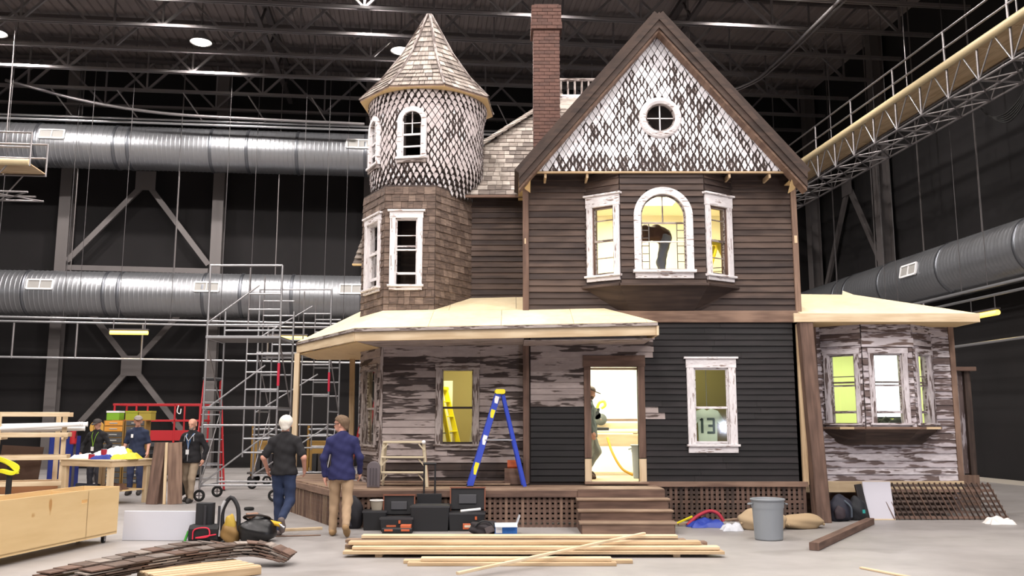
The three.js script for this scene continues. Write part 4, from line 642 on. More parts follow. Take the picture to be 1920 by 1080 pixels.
// ---------------------------------------------------------------- things around the house
// step ladders: local +z is the climbing side, y up
function stepLadder(name, label, H, W, depth, steps, railM, stepM, capM, pos, turn, extra) {
  const L = thing(name, label, 'ladder', pos, turn), top = W * 0.55, rail = 0.1;
  for (const k of [-1, 1]) {
    put(L, 'front_rail', cbar(V(k * W / 2, 0.01, depth * 0.55), V(k * top / 2, H - 0.06, 0.03), rail, 0.03), railM); put(L, 'rear_rail', cbar(V(k * W / 2 * 0.92, 0.01, -depth * 0.45), V(k * top / 2 * 0.92, H - 0.08, -0.05), 0.06, 0.03), railM);
    put(L, 'spreader', bar(V(k * W * 0.43, H * 0.48, depth * 0.28), V(k * W * 0.42, H * 0.48, -depth * 0.22), 0.02, 0.01), M.alu); put(L, 'foot', cbox(0.07, 0.03, 0.11, k * W / 2, 0.016, depth * 0.55), M.rubber);
  }
  for (let i = 1; i <= steps; i++) { const t = i / (steps + 1), w = W + (top - W) * t; put(L, 'step', cbox(w - 0.02, 0.025, 0.08, 0, t * H, depth * 0.55 * (1 - t) + 0.02 * t), stepM); if (i % 2 === 0) put(L, 'rear_brace', bar(V(-w * 0.44, t * H, -depth * 0.45 * (1 - t) - 0.03), V(w * 0.44, t * H, -depth * 0.45 * (1 - t) - 0.03), 0.025), M.alu); }
  put(L, 'top_cap', cbox(top + 0.08, 0.08, 0.17, 0, H - 0.03, 0, 0.02), capM); if (extra) extra(L); return L;
}
stepLadder('step_ladder', 'blue fibreglass step ladder with yellow top on the porch', 1.62, 0.5, 0.92, 5, M.blue, M.alu, M.yellow, [-0.21, 0.63, -15.48], -Math.PI / 2 + 0.06, (L) => {
  for (const [t, h, m] of [[0.2, 0.2, M.yellow], [0.5, 0.16, M.white], [0.78, 0.14, M.yellow], [0.93, 0.12, M.white]]) { const y = t * 1.56, s = put(L, 'sticker', box(0.004, h, 0.07, 0.25 - (1 - 0.55) * 0.25 * t + 0.021, y, 0.92 * 0.55 * (1 - t) + 0.03 * t, -0.31, 0, 0), m); }
});
stepLadder('step_ladder', 'tall red step ladder beside the scaffold tower', 2.85, 0.75, 1.3, 8, M.red, M.alu, M.blackPlastic, [-7.85, 0, -23.6], 0.35);
stepLadder('step_ladder', 'red step ladder half hidden behind the turret corner', 3.0, 0.75, 1.4, 8, M.red, M.alu, M.blackPlastic, [-3.15, 0, -21.2], 1.25);
{ // small platform step
  const P = thing('work_platform', 'small pale folding work platform with two steps on the porch', 'platform', [-1.83, 0.63, -15.45]), m = flat(0xcabda2, 0.5, 0.2), w = 0.72, H = 0.74;
  for (const k of [-1, 1]) { put(P, 'leg', cbar(V(k * (w / 2 + 0.05), 0.0, 0.17), V(k * w / 2 * 0.92, H, 0.05), 0.035, 0.05), m); put(P, 'leg', cbar(V(k * (w / 2 + 0.03), 0.0, -0.28), V(k * w / 2 * 0.9, H, -0.1), 0.03, 0.04), k > 0 ? flat(0xa98772) : m); for (const y of [0.22, 0.47, 0.72]) put(P, 'corner_brace', bar(V(k * (w / 2 - 0.0), y - 0.12, 0.14), V(k * (w / 2 - 0.1), y - 0.01, 0.12), 0.02), m); }
  for (const [y, d] of [[0.24, 0.14], [0.49, 0.12]]) put(P, 'step', cbox(w, 0.03, d, 0, y, 0.11), m); put(P, 'platform_top', cbox(w - 0.02, 0.035, 0.26, 0, H, -0.02), m); put(P, 'end_cap', ball(0.035, w / 2 - 0.02, H, 0.11), M.white);
}
for (let i = 0; i < 5; i++) solo('loose_plank', `brown salvaged plank lying on the porch along the wall, ${ordinal[i]} from the wall`, 'plank', cbox(rr(2.2, 2.6), 0.028, 0.1, 0, 0, 0), pick([M.timber2, M.deck]), [-1.1 + rr(-0.15, 0.15), 0.645 + (i % 2) * 0.029, -16.05 + Math.floor(i / 2) * 0.115], 0, 'planks on the porch');
{ const s = thing('hand_saw_tool', 'small orange cordless tool on the porch under the blue ladder', 'power tool', [0.02, 0.63, -15.9]); put(s, 'body', cbox(0.2, 0.14, 0.12, 0, 0.35, 0, 0.03), M.orange); put(s, 'handle', sweep([V(0.08, 0.33, 0), V(0.15, 0.4, 0), V(0.12, 0.45, 0)], 0.02, 8, 6), M.blackPlastic); put(s, 'stand', cbox(0.3, 0.28, 0.16, 0, 0.14, 0, 0.01), M.timber); }

// tool boxes along the lattice
function toolBox(label, w, h, d, pos, turn, lid, badge) {
  const b = thing('tool_box', label, 'tool box', pos, turn, 'black tool boxes by the porch'), m = M.blackPlastic;
  const s = new THREE.Shape(); s.moveTo(-w / 2 + 0.02, 0); s.lineTo(w / 2 - 0.02, 0); s.lineTo(w / 2, h); s.lineTo(-w / 2, h); s.closePath(); put(b, 'body', new THREE.ExtrudeGeometry(s, { depth: d, bevelEnabled: true, bevelSize: 0.008, bevelThickness: 0.008, bevelSegments: 1 }).translate(0, 0.008, -d / 2), m);
  put(b, 'rim', [box(w + 0.03, 0.03, 0.02, 0, h, d / 2), box(w + 0.03, 0.03, 0.02, 0, h, -d / 2), box(0.02, 0.03, d, -w / 2, h, 0), box(0.02, 0.03, d, w / 2, h, 0)], flat(0x3a3a3d));
  if (badge) { const p = put(b, 'badge', cbox(0.15, 0.09, 0.014, badge, h * 0.28, d / 2 + 0.012, 0.004), M.orange); put(p, 'badge_plate', box(0.1, 0.035, 0.006, badge, h * 0.29, d / 2 + 0.021), flat(0xd9c9b4)); put(b, 'latch', cbox(0.035, 0.05, 0.02, badge + 0.13, h * 0.75, d / 2 + 0.012), M.orange); }
  if (lid === 'open') { const l = put(b, 'lid', cbox(w, 0.06, d, 0, 0, 0, 0.02).rotateX(Math.PI / 2 - 0.12).translate(0, h + d / 2 + 0.02, -d / 2 - 0.03), m); put(l, 'lid_edge', [box(w + 0.02, 0.02, 0.02, 0, h + d + 0.02, -d / 2 + 0.0), box(0.02, d, 0.02, w / 2, h + d / 2, -d / 2 + 0.01), box(0.02, d, 0.02, -w / 2, h + d / 2, -d / 2 + 0.01)], flat(0x84503c)); put(l, 'lid_pocket', cbox(w * 0.5, d * 0.4, 0.03, 0, h + d * 0.55, -d / 2 + 0.02), flat(0x4c4c50)); }
  if (lid === 'tray') put(b, 'tray', cbox(w - 0.04, 0.05, d - 0.04, 0, h - 0.005, 0), flat(0x2b2b2e));
  return b;
}
toolBox('small open black tub at the end of the tool box row', 0.36, 0.29, 0.3, [-2.2, 0, -14.82], 0.05, null, 0);
toolBox('low open tool case with orange trays behind the black tub', 0.5, 0.2, 0.32, [-1.82, 0, -14.66], 0, 'open', -0.08).children[0].material = flat(0x232326);
{ const b = toolBox('large rolling black tool box with raised pull handle', 0.6, 0.38, 0.4, [-1.3, 0, -14.75], 0, 'tray', 0.0); for (const k of [-1, 1]) put(b, 'handle_rod', rod(V(k * 0.09 - 0.05, 0.3, -0.22), V(k * 0.09 - 0.05, 1.02, -0.24), 0.015, 8), M.blackPlastic); put(b, 'handle_grip', rod(V(-0.16, 1.03, -0.24), V(0.06, 1.03, -0.24), 0.022, 8), M.blackPlastic); put(b, 'handle_base', cbox(0.4, 0.2, 0.05, -0.05, 0.45, -0.23), M.blackPlastic); for (const k of [-1, 1]) put(b, 'wheel', cyl(0.07, 0.04, 0, 0, 0).rotateZ(Math.PI / 2).translate(k * 0.28, 0.07, -0.22), M.rubber); }
toolBox('black tool box with its lid standing open', 0.56, 0.27, 0.36, [-0.72, 0, -14.75], 0, 'open', 0.02);
{ const c = thing('paper_roll', 'white paper tube lying in the open tool box', 'paper roll', [-0.66, 0.3, -14.68], 0.05); put(c, 'tube', rod(V(-0.16, 0, 0), V(0.16, 0.03, 0), 0.022, 10), M.white); put(c, 'core', rod(V(-0.165, 0, 0), V(-0.15, 0.0, 0), 0.01, 8), M.pine2); }
{ const t = thing('tool_tray', 'orange and black parts tray in front of the low tool case', 'tray', [-1.78, 0.0, -14.36]); put(t, 'tray', cbox(0.46, 0.08, 0.2, 0, 0.041, 0, 0.015), M.blackPlastic); for (const k of [-1, 1]) put(t, 'clasp', cbox(0.13, 0.03, 0.01, k * 0.13, 0.05, 0.105), M.orange); put(t, 'insert', cbox(0.16, 0.05, 0.14, 0.13, 0.1, 0), M.orange); }
// soft bags: lumpy closed shapes
function lump(w, h, d, s, rough = 0.16, n = 22) {
  const g = new THREE.SphereGeometry(0.5, n, Math.round(n * 0.7)), p = g.attributes.position;
  for (let i = 0; i < p.count; i++) { const x = p.getX(i), y = p.getY(i), z = p.getZ(i), k = 1 + rough * (Math.sin(x * 9 + s) * Math.cos(z * 8 + s * 2) + 0.6 * Math.sin(y * 13 + x * 6 + s * 3)), q = Math.max(-0.38, y * k); p.setXYZ(i, x * k * w, (q + 0.38) * h / 0.88, z * k * d); }
  g.computeVertexNormals(); return g;
}
{ const b = thing('tool_bag', 'soft dark tool bag on the floor before the tool boxes', 'bag', [-0.42, 0, -14.2]); put(b, 'body', lump(0.45, 0.2, 0.26, 2), flat(0x2b2528)); put(b, 'strap', sweep([V(-0.15, 0.12, 0.1), V(-0.05, 0.2, 0.12), V(0.08, 0.19, 0.1), V(0.16, 0.1, 0.12)], 0.014, 14, 6), M.blackPlastic); put(b, 'pocket', cbox(0.14, 0.1, 0.03, 0.08, 0.08, 0.13, 0.01, -0.3, 0.2, 0.4), flat(0x4a4040)); }
{ const b = thing('cardboard_box', 'small blue and white open carton by the tool bag', 'carton', [-0.1, 0, -14.2], 0.08); put(b, 'body', box(0.34, 0.14, 0.22, 0, 0.072, 0), flat(0x2f6fc0)); put(b, 'white_panel', box(0.1, 0.1, 0.004, -0.11, 0.08, 0.113), M.white); put(b, 'flap', box(0.34, 0.01, 0.14, 0, 0.15, 0.12, 0.35, 0, 0), flat(0xd8dde2)); put(b, 'flap', box(0.01, 0.16, 0.2, 0.19, 0.21, 0, 0, 0, -0.35), flat(0xc9ced6)); put(b, 'inner', box(0.3, 0.01, 0.18, 0, 0.148, 0), flat(0x6a5448)); }
{ const b = thing('backpack', 'dark backpack slumped against the porch edge by the walking man', 'backpack', [-2.56, 0, -14.93], 0.2); put(b, 'body', lump(0.3, 0.5, 0.2, 5, 0.08), flat(0x1c1a20)); put(b, 'strap', sweep([V(-0.08, 0.35, 0.09), V(-0.1, 0.2, 0.13), V(-0.05, 0.05, 0.11)], 0.016, 10, 6), flat(0x30303a)); }
{ const b = thing('rolled_mat', 'grey ribbed pad standing at the porch edge', 'pad', [-2.3, 0.63, -15.2]); const s = new THREE.Shape(); s.moveTo(-0.09, 0); s.lineTo(0.09, 0); s.lineTo(0.095, 0.3); s.absarc(0, 0.3, 0.095, 0, Math.PI, false); s.closePath(); put(b, 'shell', new THREE.ExtrudeGeometry(s, { depth: 0.06, bevelEnabled: true, bevelSize: 0.015, bevelThickness: 0.015 }).translate(0, 0.02, -0.03), flat(0x625a5e)); for (const x of [-0.05, 0, 0.05]) put(b, 'rib', cbox(0.018, 0.28, 0.012, x, 0.18, 0.052), flat(0x4c464a)); }
{ const b = thing('bucket', 'small pale pail resting on the black tub', 'pail', [-2.18, 0.3, -14.85]); put(b, 'pail', lathe([[0.085, 0], [0.11, 0.14], [0.118, 0.14], [0.118, 0.155], [0.105, 0.155], [0.08, 0.01], [0, 0.01]], 20), flat(0xb4aa98)); put(b, 'rim', new THREE.TorusGeometry(0.116, 0.008, 6, 20).rotateX(Math.PI / 2).translate(0, 0.155, 0), M.white); }

// lumber on the floor
function plank(label, p, q, w, t, m, group) { const g = thing('board', label, 'board', [(p[0] + q[0]) / 2, Math.min(p[1], q[1]), (p[2] + q[2]) / 2], 0, group), o = V(...g.position.toArray()); put(g, 'timber', cbar(V(...p).sub(o), V(...q).sub(o), t, w, 0.004), m); return g; }
const pile = [[-2.15, 2.7, 0.06, -11.85], [-2.0, 2.55, 0.06, -12.05], [-2.2, 2.62, 0.06, -12.27], [-2.1, 2.5, 0.06, -12.5], [-2.05, 2.66, 0.105, -11.95], [-2.18, 2.5, 0.105, -12.16], [-1.95, 2.6, 0.105, -12.4], [-2.12, 2.45, 0.15, -12.06], [-2.2, 2.3, 0.15, -12.28], [-2.0, 2.2, 0.195, -12.35]];
[[-1.7, -12.2], [0.3, -12.2], [2.1, -12.2]].forEach(([x, z], i) => plank(`short wooden bearer under the long lumber pile, ${['left end', 'middle', 'right end'][i]}`, [x, 0.02, z - 0.45], [x, 0.02, z + 0.4], 0.09, 0.038, M.pine2, 'bearers under the lumber pile'));
pile.forEach(([a, b, y, z], i) => plank(`long pine board in the lumber pile on the floor, ${ordinal[i]} counting up from the front`, [a, y, z], [b, y, z + rr(-0.03, 0.03)], 0.185, 0.038, [M.pine2, M.deck, M.pine2, M.timber2, M.pine, M.deck, M.timber2, M.pine2, M.deck, M.pine][i], 'boards in the long lumber pile'));
[[-1.25, 1.25, 0.021, -11.15], [-1.32, 1.47, 0.021, -11.34], [-1.1, 1.2, 0.064, -11.24]].forEach(([a, b, y, z], i) => plank(`pale new board in front of the lumber pile, ${['nearest', 'rear', 'topmost'][i]} of three`, [a, y, z], [b, y, z], 0.14, 0.04, i === 2 ? M.pine : M.pine2, 'pale boards before the pile'));
plank('thin pale board lying slanted across the lumber piles', [-0.6, 0.06, -10.2], [1.75, 0.25, -12.2], 0.05, 0.03, M.pine);
plank('single pale stud on the floor beyond the walking man in black', [-4.15, 0.02, -14.35], [-3.05, 0.02, -14.8], 0.08, 0.04, M.pine); plank('thin grey strip on the floor behind the dark bags', [-4.2, 0.01, -13.7], [-2.9, 0.01, -14.0], 0.03, 0.015, M.timber2);
plank('dark weathered beam lying on the floor right of the grey bin', [4.05, 0.055, -12.4], [6.05, 0.055, -15.55], 0.13, 0.1, M.timber); plank('thin pale stick at the lower right corner of the floor', [4.1, 0.012, -10.9], [4.5, 0.012, -10.0], 0.05, 0.022, M.pine);

// grey bin, drop cloths, tarps
function bin(label, pos, h, r) {
  const b = thing('trash_bin', label, 'bin', pos); put(b, 'body', lathe([[0, 0], [r * 0.84, 0], [r * 0.86, 0.02], [r * 0.95, h * 0.78], [r * 1.0, h * 0.8], [r * 1.0, h * 0.97], [r * 1.06, h * 0.97], [r * 1.06, h], [r * 0.95, h], [r * 0.9, h * 0.8], [r * 0.8, 0.03], [0, 0.03]], 32), M.greyPlastic); put(b, 'rim', new THREE.TorusGeometry(r * 1.03, 0.012, 8, 32).rotateX(Math.PI / 2).translate(0, h, 0), M.greyPlastic); for (const k of [-1, 1]) put(b, 'handle', sweep([V(k * r, h * 0.9, -0.06), V(k * r * 1.2, h * 0.88, -0.03), V(k * r * 1.2, h * 0.88, 0.03), V(k * r, h * 0.9, 0.06)], 0.012, 12, 6), M.greyPlastic); return b;
}
bin('round grey rubbish bin on the open floor', [3.77, 0, -13.55], 0.58, 0.235);
function heap(name, label, pos, w, h, d, s, m, folds = 3) {
  const N = 26, K = 16, pos3 = [], idx = [];
  for (let j = 0; j <= K; j++) for (let i = 0; i <= N; i++) { const u = i / N * 2 - 1, v = j / K * 2 - 1, rim = Math.min(1, (1 - Math.max(Math.abs(u), Math.abs(v))) * 3.2), y = h * rim * (0.62 + 0.26 * Math.sin(u * 2.6 * folds / 3 + s) * Math.cos(v * 2.3 + s) + 0.08 * Math.sin(u * 7 + v * 5 + s * 2) + 0.04 * Math.sin(u * 13 - v * 11 + s)); const wob = 1 + 0.12 * Math.sin(6 * Math.atan2(v, u) + s); pos3.push(u * w / 2 * wob, Math.max(0.004, y), v * d / 2 * wob); }
  for (let j = 0; j < K; j++) for (let i = 0; i < N; i++) { const a = j * (N + 1) + i, b = a + 1, c = a + N + 1, e = c + 1; idx.push(a, c, b, b, c, e); }
  const n = pos3.length / 3; for (let i = 0; i < n; i++) pos3.push(pos3[i * 3] * 0.98, 0.002, pos3[i * 3 + 2] * 0.98); for (let j = 0; j < K; j++) for (let i = 0; i < N; i++) { const a = n + j * (N + 1) + i, b = a + 1, c = a + N + 1, e = c + 1; idx.push(a, b, c, b, e, c); }
  const per = []; for (let i = 0; i < N; i++) per.push(i); for (let j = 0; j < K; j++) per.push(j * (N + 1) + N); for (let i = N; i > 0; i--) per.push(K * (N + 1) + i); for (let j = K; j > 0; j--) per.push(j * (N + 1)); per.forEach((a, i) => { const b = per[(i + 1) % per.length]; idx.push(a, b, a + n, b, b + n, a + n); });
  const g = new THREE.BufferGeometry(); g.setAttribute('position', new THREE.Float32BufferAttribute(pos3, 3)); g.setAttribute('uv', new THREE.Float32BufferAttribute(new Float32Array(pos3.length / 3 * 2), 2)); g.setIndex(idx); g.computeVertexNormals(); return solo(name, label, 'cloth', g, m, pos);
}
function canvas(label, pos, turn, w, h, d, s, c) { const g = thing('canvas_bag', label, 'canvas', pos, turn); put(g, 'body', lump(w, h, d, s, 0.07, 30), flat(c, 0.9)); for (let k = -1; k <= 1; k++) put(g, 'fold', sweep([V(-w * 0.42, h * 0.28, k * d * 0.25), V(-w * 0.15, h * 0.8 - Math.abs(k) * h * 0.12, k * d * 0.2 + 0.02), V(w * 0.15, h * 0.78 - Math.abs(k) * h * 0.15, k * d * 0.22 - 0.02), V(w * 0.44, h * 0.25, k * d * 0.22)], 0.022, 24, 6), flat(c, 0.9)); }
canvas('tan canvas drop cloth bundled behind the grey bin', [4.0, 0, -14.75], -0.35, 0.75, 0.34, 0.4, 1, 0xb49d7e); canvas('tan canvas roll lying right of the grey bin', [4.72, 0, -14.95], 0.3, 0.8, 0.24, 0.34, 4, 0xab9474);
heap('blue_tarp', 'crumpled blue tarp with red edge by the lattice', [3.2, 0, -15.2], 0.6, 0.16, 0.4, 2, flat(0x28409c, 0.5)); heap('paper_sheet', 'white crumpled paper sheet beside the blue tarp', [3.5, 0, -14.7], 0.32, 0.14, 0.35, 6, flat(0xc9ccd4, 0.8)); heap('white_rag', 'white rag on the floor by the leaning lattice', [8.25, 0, -15.6], 0.45, 0.14, 0.3, 8, flat(0xe8e4e0, 0.9));
solo('red_strap', 'red strap looped over the blue tarp', 'strap', sweep([V(-0.3, 0.02, 0.05), V(-0.12, 0.16, 0), V(0.1, 0.24, -0.02), V(0.22, 0.2, 0.02), V(0.3, 0.08, 0.05)], 0.03, 24, 7), flat(0xa8283a), [3.2, 0.0, -15.28]);
plank('short pine batten lying by the lattice near the steps', [2.75, 0.03, -15.25], [4.0, 0.1, -15.6], 0.05, 0.03, M.deck); plank('yellow stick on the floor beside the porch steps', [2.62, 0.02, -15.15], [3.05, 0.12, -15.6], 0.03, 0.03, M.yellow);
// under the wing: packs, panel, leaning lattice
{ const b = thing('backpack', 'stuffed dark backpack on the floor beside the timber post', 'backpack', [5.72, 0, -16.05]); put(b, 'body', lump(0.42, 0.44, 0.3, 7, 0.1), flat(0x262734)); put(b, 'pocket', lump(0.2, 0.22, 0.1, 3, 0.06).translate(-0.05, 0.05, 0.14), flat(0x3a3036)); put(b, 'strap', sweep([V(0.05, 0.36, 0.1), V(0.14, 0.25, 0.16), V(0.15, 0.08, 0.15)], 0.018, 12, 6), flat(0x4c5560)); }
{ const b = thing('backpack', 'dark grey backpack with teal tag beside the white panel', 'backpack', [6.07, 0, -16.2]); put(b, 'body', lump(0.34, 0.4, 0.26, 9, 0.1), flat(0x1d1f24)); put(b, 'tag', cbox(0.05, 0.06, 0.02, 0.08, 0.16, 0.13), flat(0x2c9a94)); }
{ const b = thing('black_board', 'narrow black trim board leaning against the wing', 'board', [6.2, 0, -16.25]); put(b, 'face', cbox(0.12, 0.62, 0.04, 0, 0.31, 0, 0.006, -0.15, 0, 0.14), flat(0x1d1919)); put(b, 'edge', box(0.02, 0.6, 0.045, -0.055, 0.31, 0, -0.15, 0, 0.14), flat(0x2b2322)); }
{ const b = thing('foam_sheet', 'white sheet leaning under the wing beside the lattice', 'panel', [6.5, 0, -16.28]); put(b, 'sheet', cbox(0.5, 0.66, 0.02, 0, 0.33, 0, 0.004, -0.2, 0, 0), flat(0xc8c6cf)); put(b, 'bottom_edge', box(0.5, 0.02, 0.03, 0, 0.011, 0.07), M.pine); }
{ // leaning lattice
  const L = thing('lattice_panel', 'loose dark brown lattice panel leaning under the wing', 'lattice', [7.62, 0.0, -16.2]), w = 2.0, h = 0.66, sk = -0.16, m = new THREE.Matrix4().makeRotationX(-0.28);
  for (let i = 0; i <= 21; i++) { const x = -w / 2 + i * w / 21; put(L, 'slat', bar(V(x - sk * 0.5 * 1.4, 0.01, 0), V(x + sk * 0.5 * 1.4, h, 0), 0.045, 0.012, V(0, 0, 1)).applyMatrix4(m), pick([M.timber, M.dark])); }
  for (let j = 0; j < 7; j++) { const y = 0.05 + j * 0.094, o = -sk * 1.4 * (0.5 - y / h); put(L, 'slat', bar(V(-w / 2 + o - 0.04, y, -0.013), V(w / 2 + o + 0.04, y, -0.013), 0.012, 0.045, V(0, 0, 1)).applyMatrix4(m), pick([M.timber, M.dark])); }
}

// plywood cart at the far left
{
  const c = thing('plywood_cart', 'long plywood box cart on casters at the left', 'cart', [-6.15, 0, -11.9], 0), A = V(0.42, 0, -1.45), B = V(0.02, 0, 1.5), dir = B.clone().sub(A).normalize(), side = V(-dir.z, 0, dir.x).multiplyScalar(-1), W = 0.55, y0 = 0.11, y1 = 0.78; if (side.x > 0) side.multiplyScalar(-1);
  const up = (p, y) => p.clone().setY(y), A2 = A.clone().addScaledVector(side, W), B2 = B.clone().addScaledVector(side, W);
  const panel = (p, q, nm, t = 0.02) => put(c, nm, slab([up(p, y0), up(q, y0), up(q, y1), up(p, y1)], t, q.clone().sub(p)), M.ply);
  // long near side carries a hand hole
  { const len = A.distanceTo(B), s = new THREE.Shape([[0, 0], [len, 0], [len, y1 - y0], [0, y1 - y0]].map((p) => new THREE.Vector2(...p))), hp = new THREE.Path(); hp.moveTo(0.75, 0.5); hp.lineTo(0.88, 0.5); hp.lineTo(0.88, 0.545); hp.lineTo(0.75, 0.545); hp.closePath(); s.holes.push(hp); const g = metre(new THREE.ExtrudeGeometry(s, { depth: 0.02, bevelEnabled: false })); g.applyMatrix4(new THREE.Matrix4().makeBasis(dir, V(0, 1, 0), dir.clone().cross(V(0, 1, 0))).setPosition(A.x, y0, A.z)); put(c, 'long_side', g, M.ply); }
  panel(B2, A2, 'far_side'); panel(A2, A, 'end_panel'); panel(B, B2, 'end_panel'); put(c, 'bottom', slab([up(A, y0 + 0.02), up(B, y0 + 0.02), up(B2, y0 + 0.02), up(A2, y0 + 0.02)], 0.02), M.ply); put(c, 'divider', slab([up(A2.clone().lerp(B2, 0.25), y0), up(A.clone().lerp(B, 0.25), y0), up(A.clone().lerp(B, 0.25), y1 - 0.02), up(A2.clone().lerp(B2, 0.25), y1 - 0.02)], 0.02), M.ply);
  for (const t of [0.06, 0.94]) for (const e of [[A, B], [A2, B2]]) { const p = e[0].clone().lerp(e[1], t).addScaledVector(side, e[0] === A ? 0.08 : -0.08), w = put(c, 'caster', [cyl(0.045, 0.035, 0, 0, 0).rotateZ(Math.PI / 2).translate(p.x, 0.046, p.z)], M.rubber); put(w, 'fork', box(0.05, 0.05, 0.06, p.x, 0.085, p.z), M.steel); put(w, 'hub', cyl(0.022, 0.045, 0, 0, 0).rotateZ(Math.PI / 2).translate(p.x, 0.046, p.z), M.alu); }
}
{ const f = thing('foam_board', 'white foam slab standing on edge beside the plywood cart', 'foam slab', [-5.12, 0, -13.45], -0.03); put(f, 'slab', cbox(1.1, 0.42, 0.05, 0, 0.21, 0, 0.006, -0.04, 0, 0), M.foam); put(f, 'support', box(0.05, 0.3, 0.2, 0.2, 0.15, -0.12), M.foam); }
// curved shingle panels stacked on a pallet
{
  const P = thing('pallet', 'wooden pallet under the curved shingle panels', 'pallet', [-3.5, 0, -10.35], 0.75); for (let i = 0; i < 5; i++) put(P, 'top_board', cbox(1.15, 0.018, 0.1, 0, 0.095, -0.3 + i * 0.15), M.pine2); for (const x of [-0.52, 0, 0.52]) put(P, 'stringer', cbox(0.04, 0.07, 0.7, x, 0.05, 0), M.pine2); for (const z of [-0.3, 0.3]) put(P, 'bottom_board', cbox(1.1, 0.014, 0.09, 0, 0.008, z), M.pine2); put(P, 'front_board', cbox(1.15, 0.09, 0.02, 0, 0.05, 0.36), M.pine2);
  const names = ['lowest', 'second lowest', 'middle', 'second highest', 'topmost'];
  for (let k = 0; k < 7; k++) {
    const back = k >= 5, kk = back ? k - 5 : k, S = thing('curved_shingle_panel', back ? `curved strip of weathered shingles behind the main stack, ${k === 5 ? 'lower' : 'upper'} of two` : `curved strip of weathered brown shingles on the pallet stack, ${names[k]}`, 'shingle panel', [back ? -4.4 : -3.6, 0, back ? -11.3 : -10.6], 0, 'curved shingle panels'), n = 15;
    const line = new THREE.CatmullRomCurve3((back ? [[-5.2, 0.02, -10.2], [-4.85, 0.06, -10.9], [-4.45, 0.11, -11.4], [-4.0, 0.14, -11.9], [-3.45, 0.02, -12.3]] : [[-4.6, 0.03, -9.6], [-4.05, 0.09, -10.35], [-3.55, 0.12, -10.85], [-3.1, 0.13, -11.1], [-2.7, 0.06, -11.1]]).map((p, i) => V(p[0] + kk * 0.03 * (i < 2 ? 1 : 0.4) + (back ? 0.5 : 0.41) * 0 - S.position.x, p[1] + kk * (back ? 0.028 : 0.03) * (i === 4 ? 0.5 : 1), p[2] - kk * 0.035 - S.position.z)));
    for (let i = 0; i < n; i++) { const p = line.getPoint(i / n), q = line.getPoint(Math.min(1, (i + 1.6) / n)); p.y += 0.012; put(S, 'shingle', bar(p, q, 0.014, rr(0.2, 0.3)), pick([M.roof3, M.timber, i % 3 === 0 ? M.roof : M.shBrown, M.shBrown])); }
    put(S, 'backing_strip', sweep(line.getPoints(8).map((p) => p.add(V(0, -0.006, 0))), 0.008, 28, 5), M.dark2);
  }
}
// tool bags near the foam slab
{ const b = thing('equipment_bag', 'black equipment bag with red cord beside the white foam slab', 'bag', [-4.42, 0, -13.35]); put(b, 'body', cbox(0.42, 0.24, 0.32, 0, 0.12, 0, 0.05), flat(0x17171a)); put(b, 'top_case', cbox(0.24, 0.3, 0.2, -0.04, 0.39, -0.03, 0.04), flat(0x1f2024)); put(b, 'red_cord', sweep([V(-0.14, 0.05, 0.17), V(-0.12, 0.18, 0.18), V(0.08, 0.2, 0.18), V(0.1, 0.1, 0.19), V(-0.1, 0.07, 0.19), V(0.2, 0.12, 0.19)], 0.01, 40, 6), flat(0xd62b45)); put(b, 'green_handle', rod(V(-0.26, 0.02, 0.14), V(-0.22, 0.16, 0.12), 0.018, 8), flat(0x3c9a35)); for (const k of [-1, 1]) put(b, 'side_strap', box(0.03, 0.34, 0.02, k * 0.1 + 0.1, 0.34, 0.1), flat(0x2c2c31)); }
{ const b = thing('tool_belt', 'black and yellow tool pouch with arched strap', 'tool pouch', [-4.05, 0, -13.3]); put(b, 'pouch', lump(0.3, 0.3, 0.28, 4, 0.12), flat(0x8a6b3c)); put(b, 'yellow_flap', lump(0.16, 0.3, 0.1, 6, 0.08).translate(0, 0.1, 0.06), flat(0xb89a3c)); put(b, 'strap', sweep([V(-0.12, 0.12, 0), V(-0.14, 0.45, -0.03), V(-0.04, 0.62, -0.05), V(0.07, 0.5, -0.02), V(0.12, 0.15, 0.04)], 0.032, 26, 8), flat(0x17161a)); put(b, 'strap', sweep([V(-0.16, 0.08, 0.05), V(-0.17, 0.4, 0.02), V(-0.11, 0.58, 0)], 0.022, 14, 7), flat(0xb9b9bd)); }
{ const b = thing('tool_bag', 'slumped glossy black tool bag with yellow tool sticking out', 'bag', [-3.68, 0, -13.35]); put(b, 'body', lump(0.58, 0.36, 0.42, 11, 0.1), mat({ color: 0x141416, roughness: 0.35 })); put(b, 'opening', new THREE.TorusGeometry(0.15, 0.02, 8, 22).scale(1.2, 1, 0.7).rotateX(1.2).translate(-0.02, 0.33, 0), flat(0x2c2523)); put(b, 'yellow_tool', rod(V(0.12, 0.28, 0), V(0.34, 0.24, 0.05), 0.035, 8), flat(0xd7a927)); put(b, 'pipe_end', rod(V(0.32, 0.25, 0.06), V(0.4, 0.2, 0.08), 0.02, 8), M.alu); put(b, 'tan_cloth', lump(0.2, 0.08, 0.16, 2).translate(-0.08, 0.33, 0.02), flat(0x8a6a58)); }
solo('tape_roll', 'small dark tape roll lying on the open floor', 'tape', new THREE.TorusGeometry(0.07, 0.03, 8, 18).rotateX(Math.PI / 2).translate(0, 0.03, 0), M.rubber, [-5.15, 0, -18]);

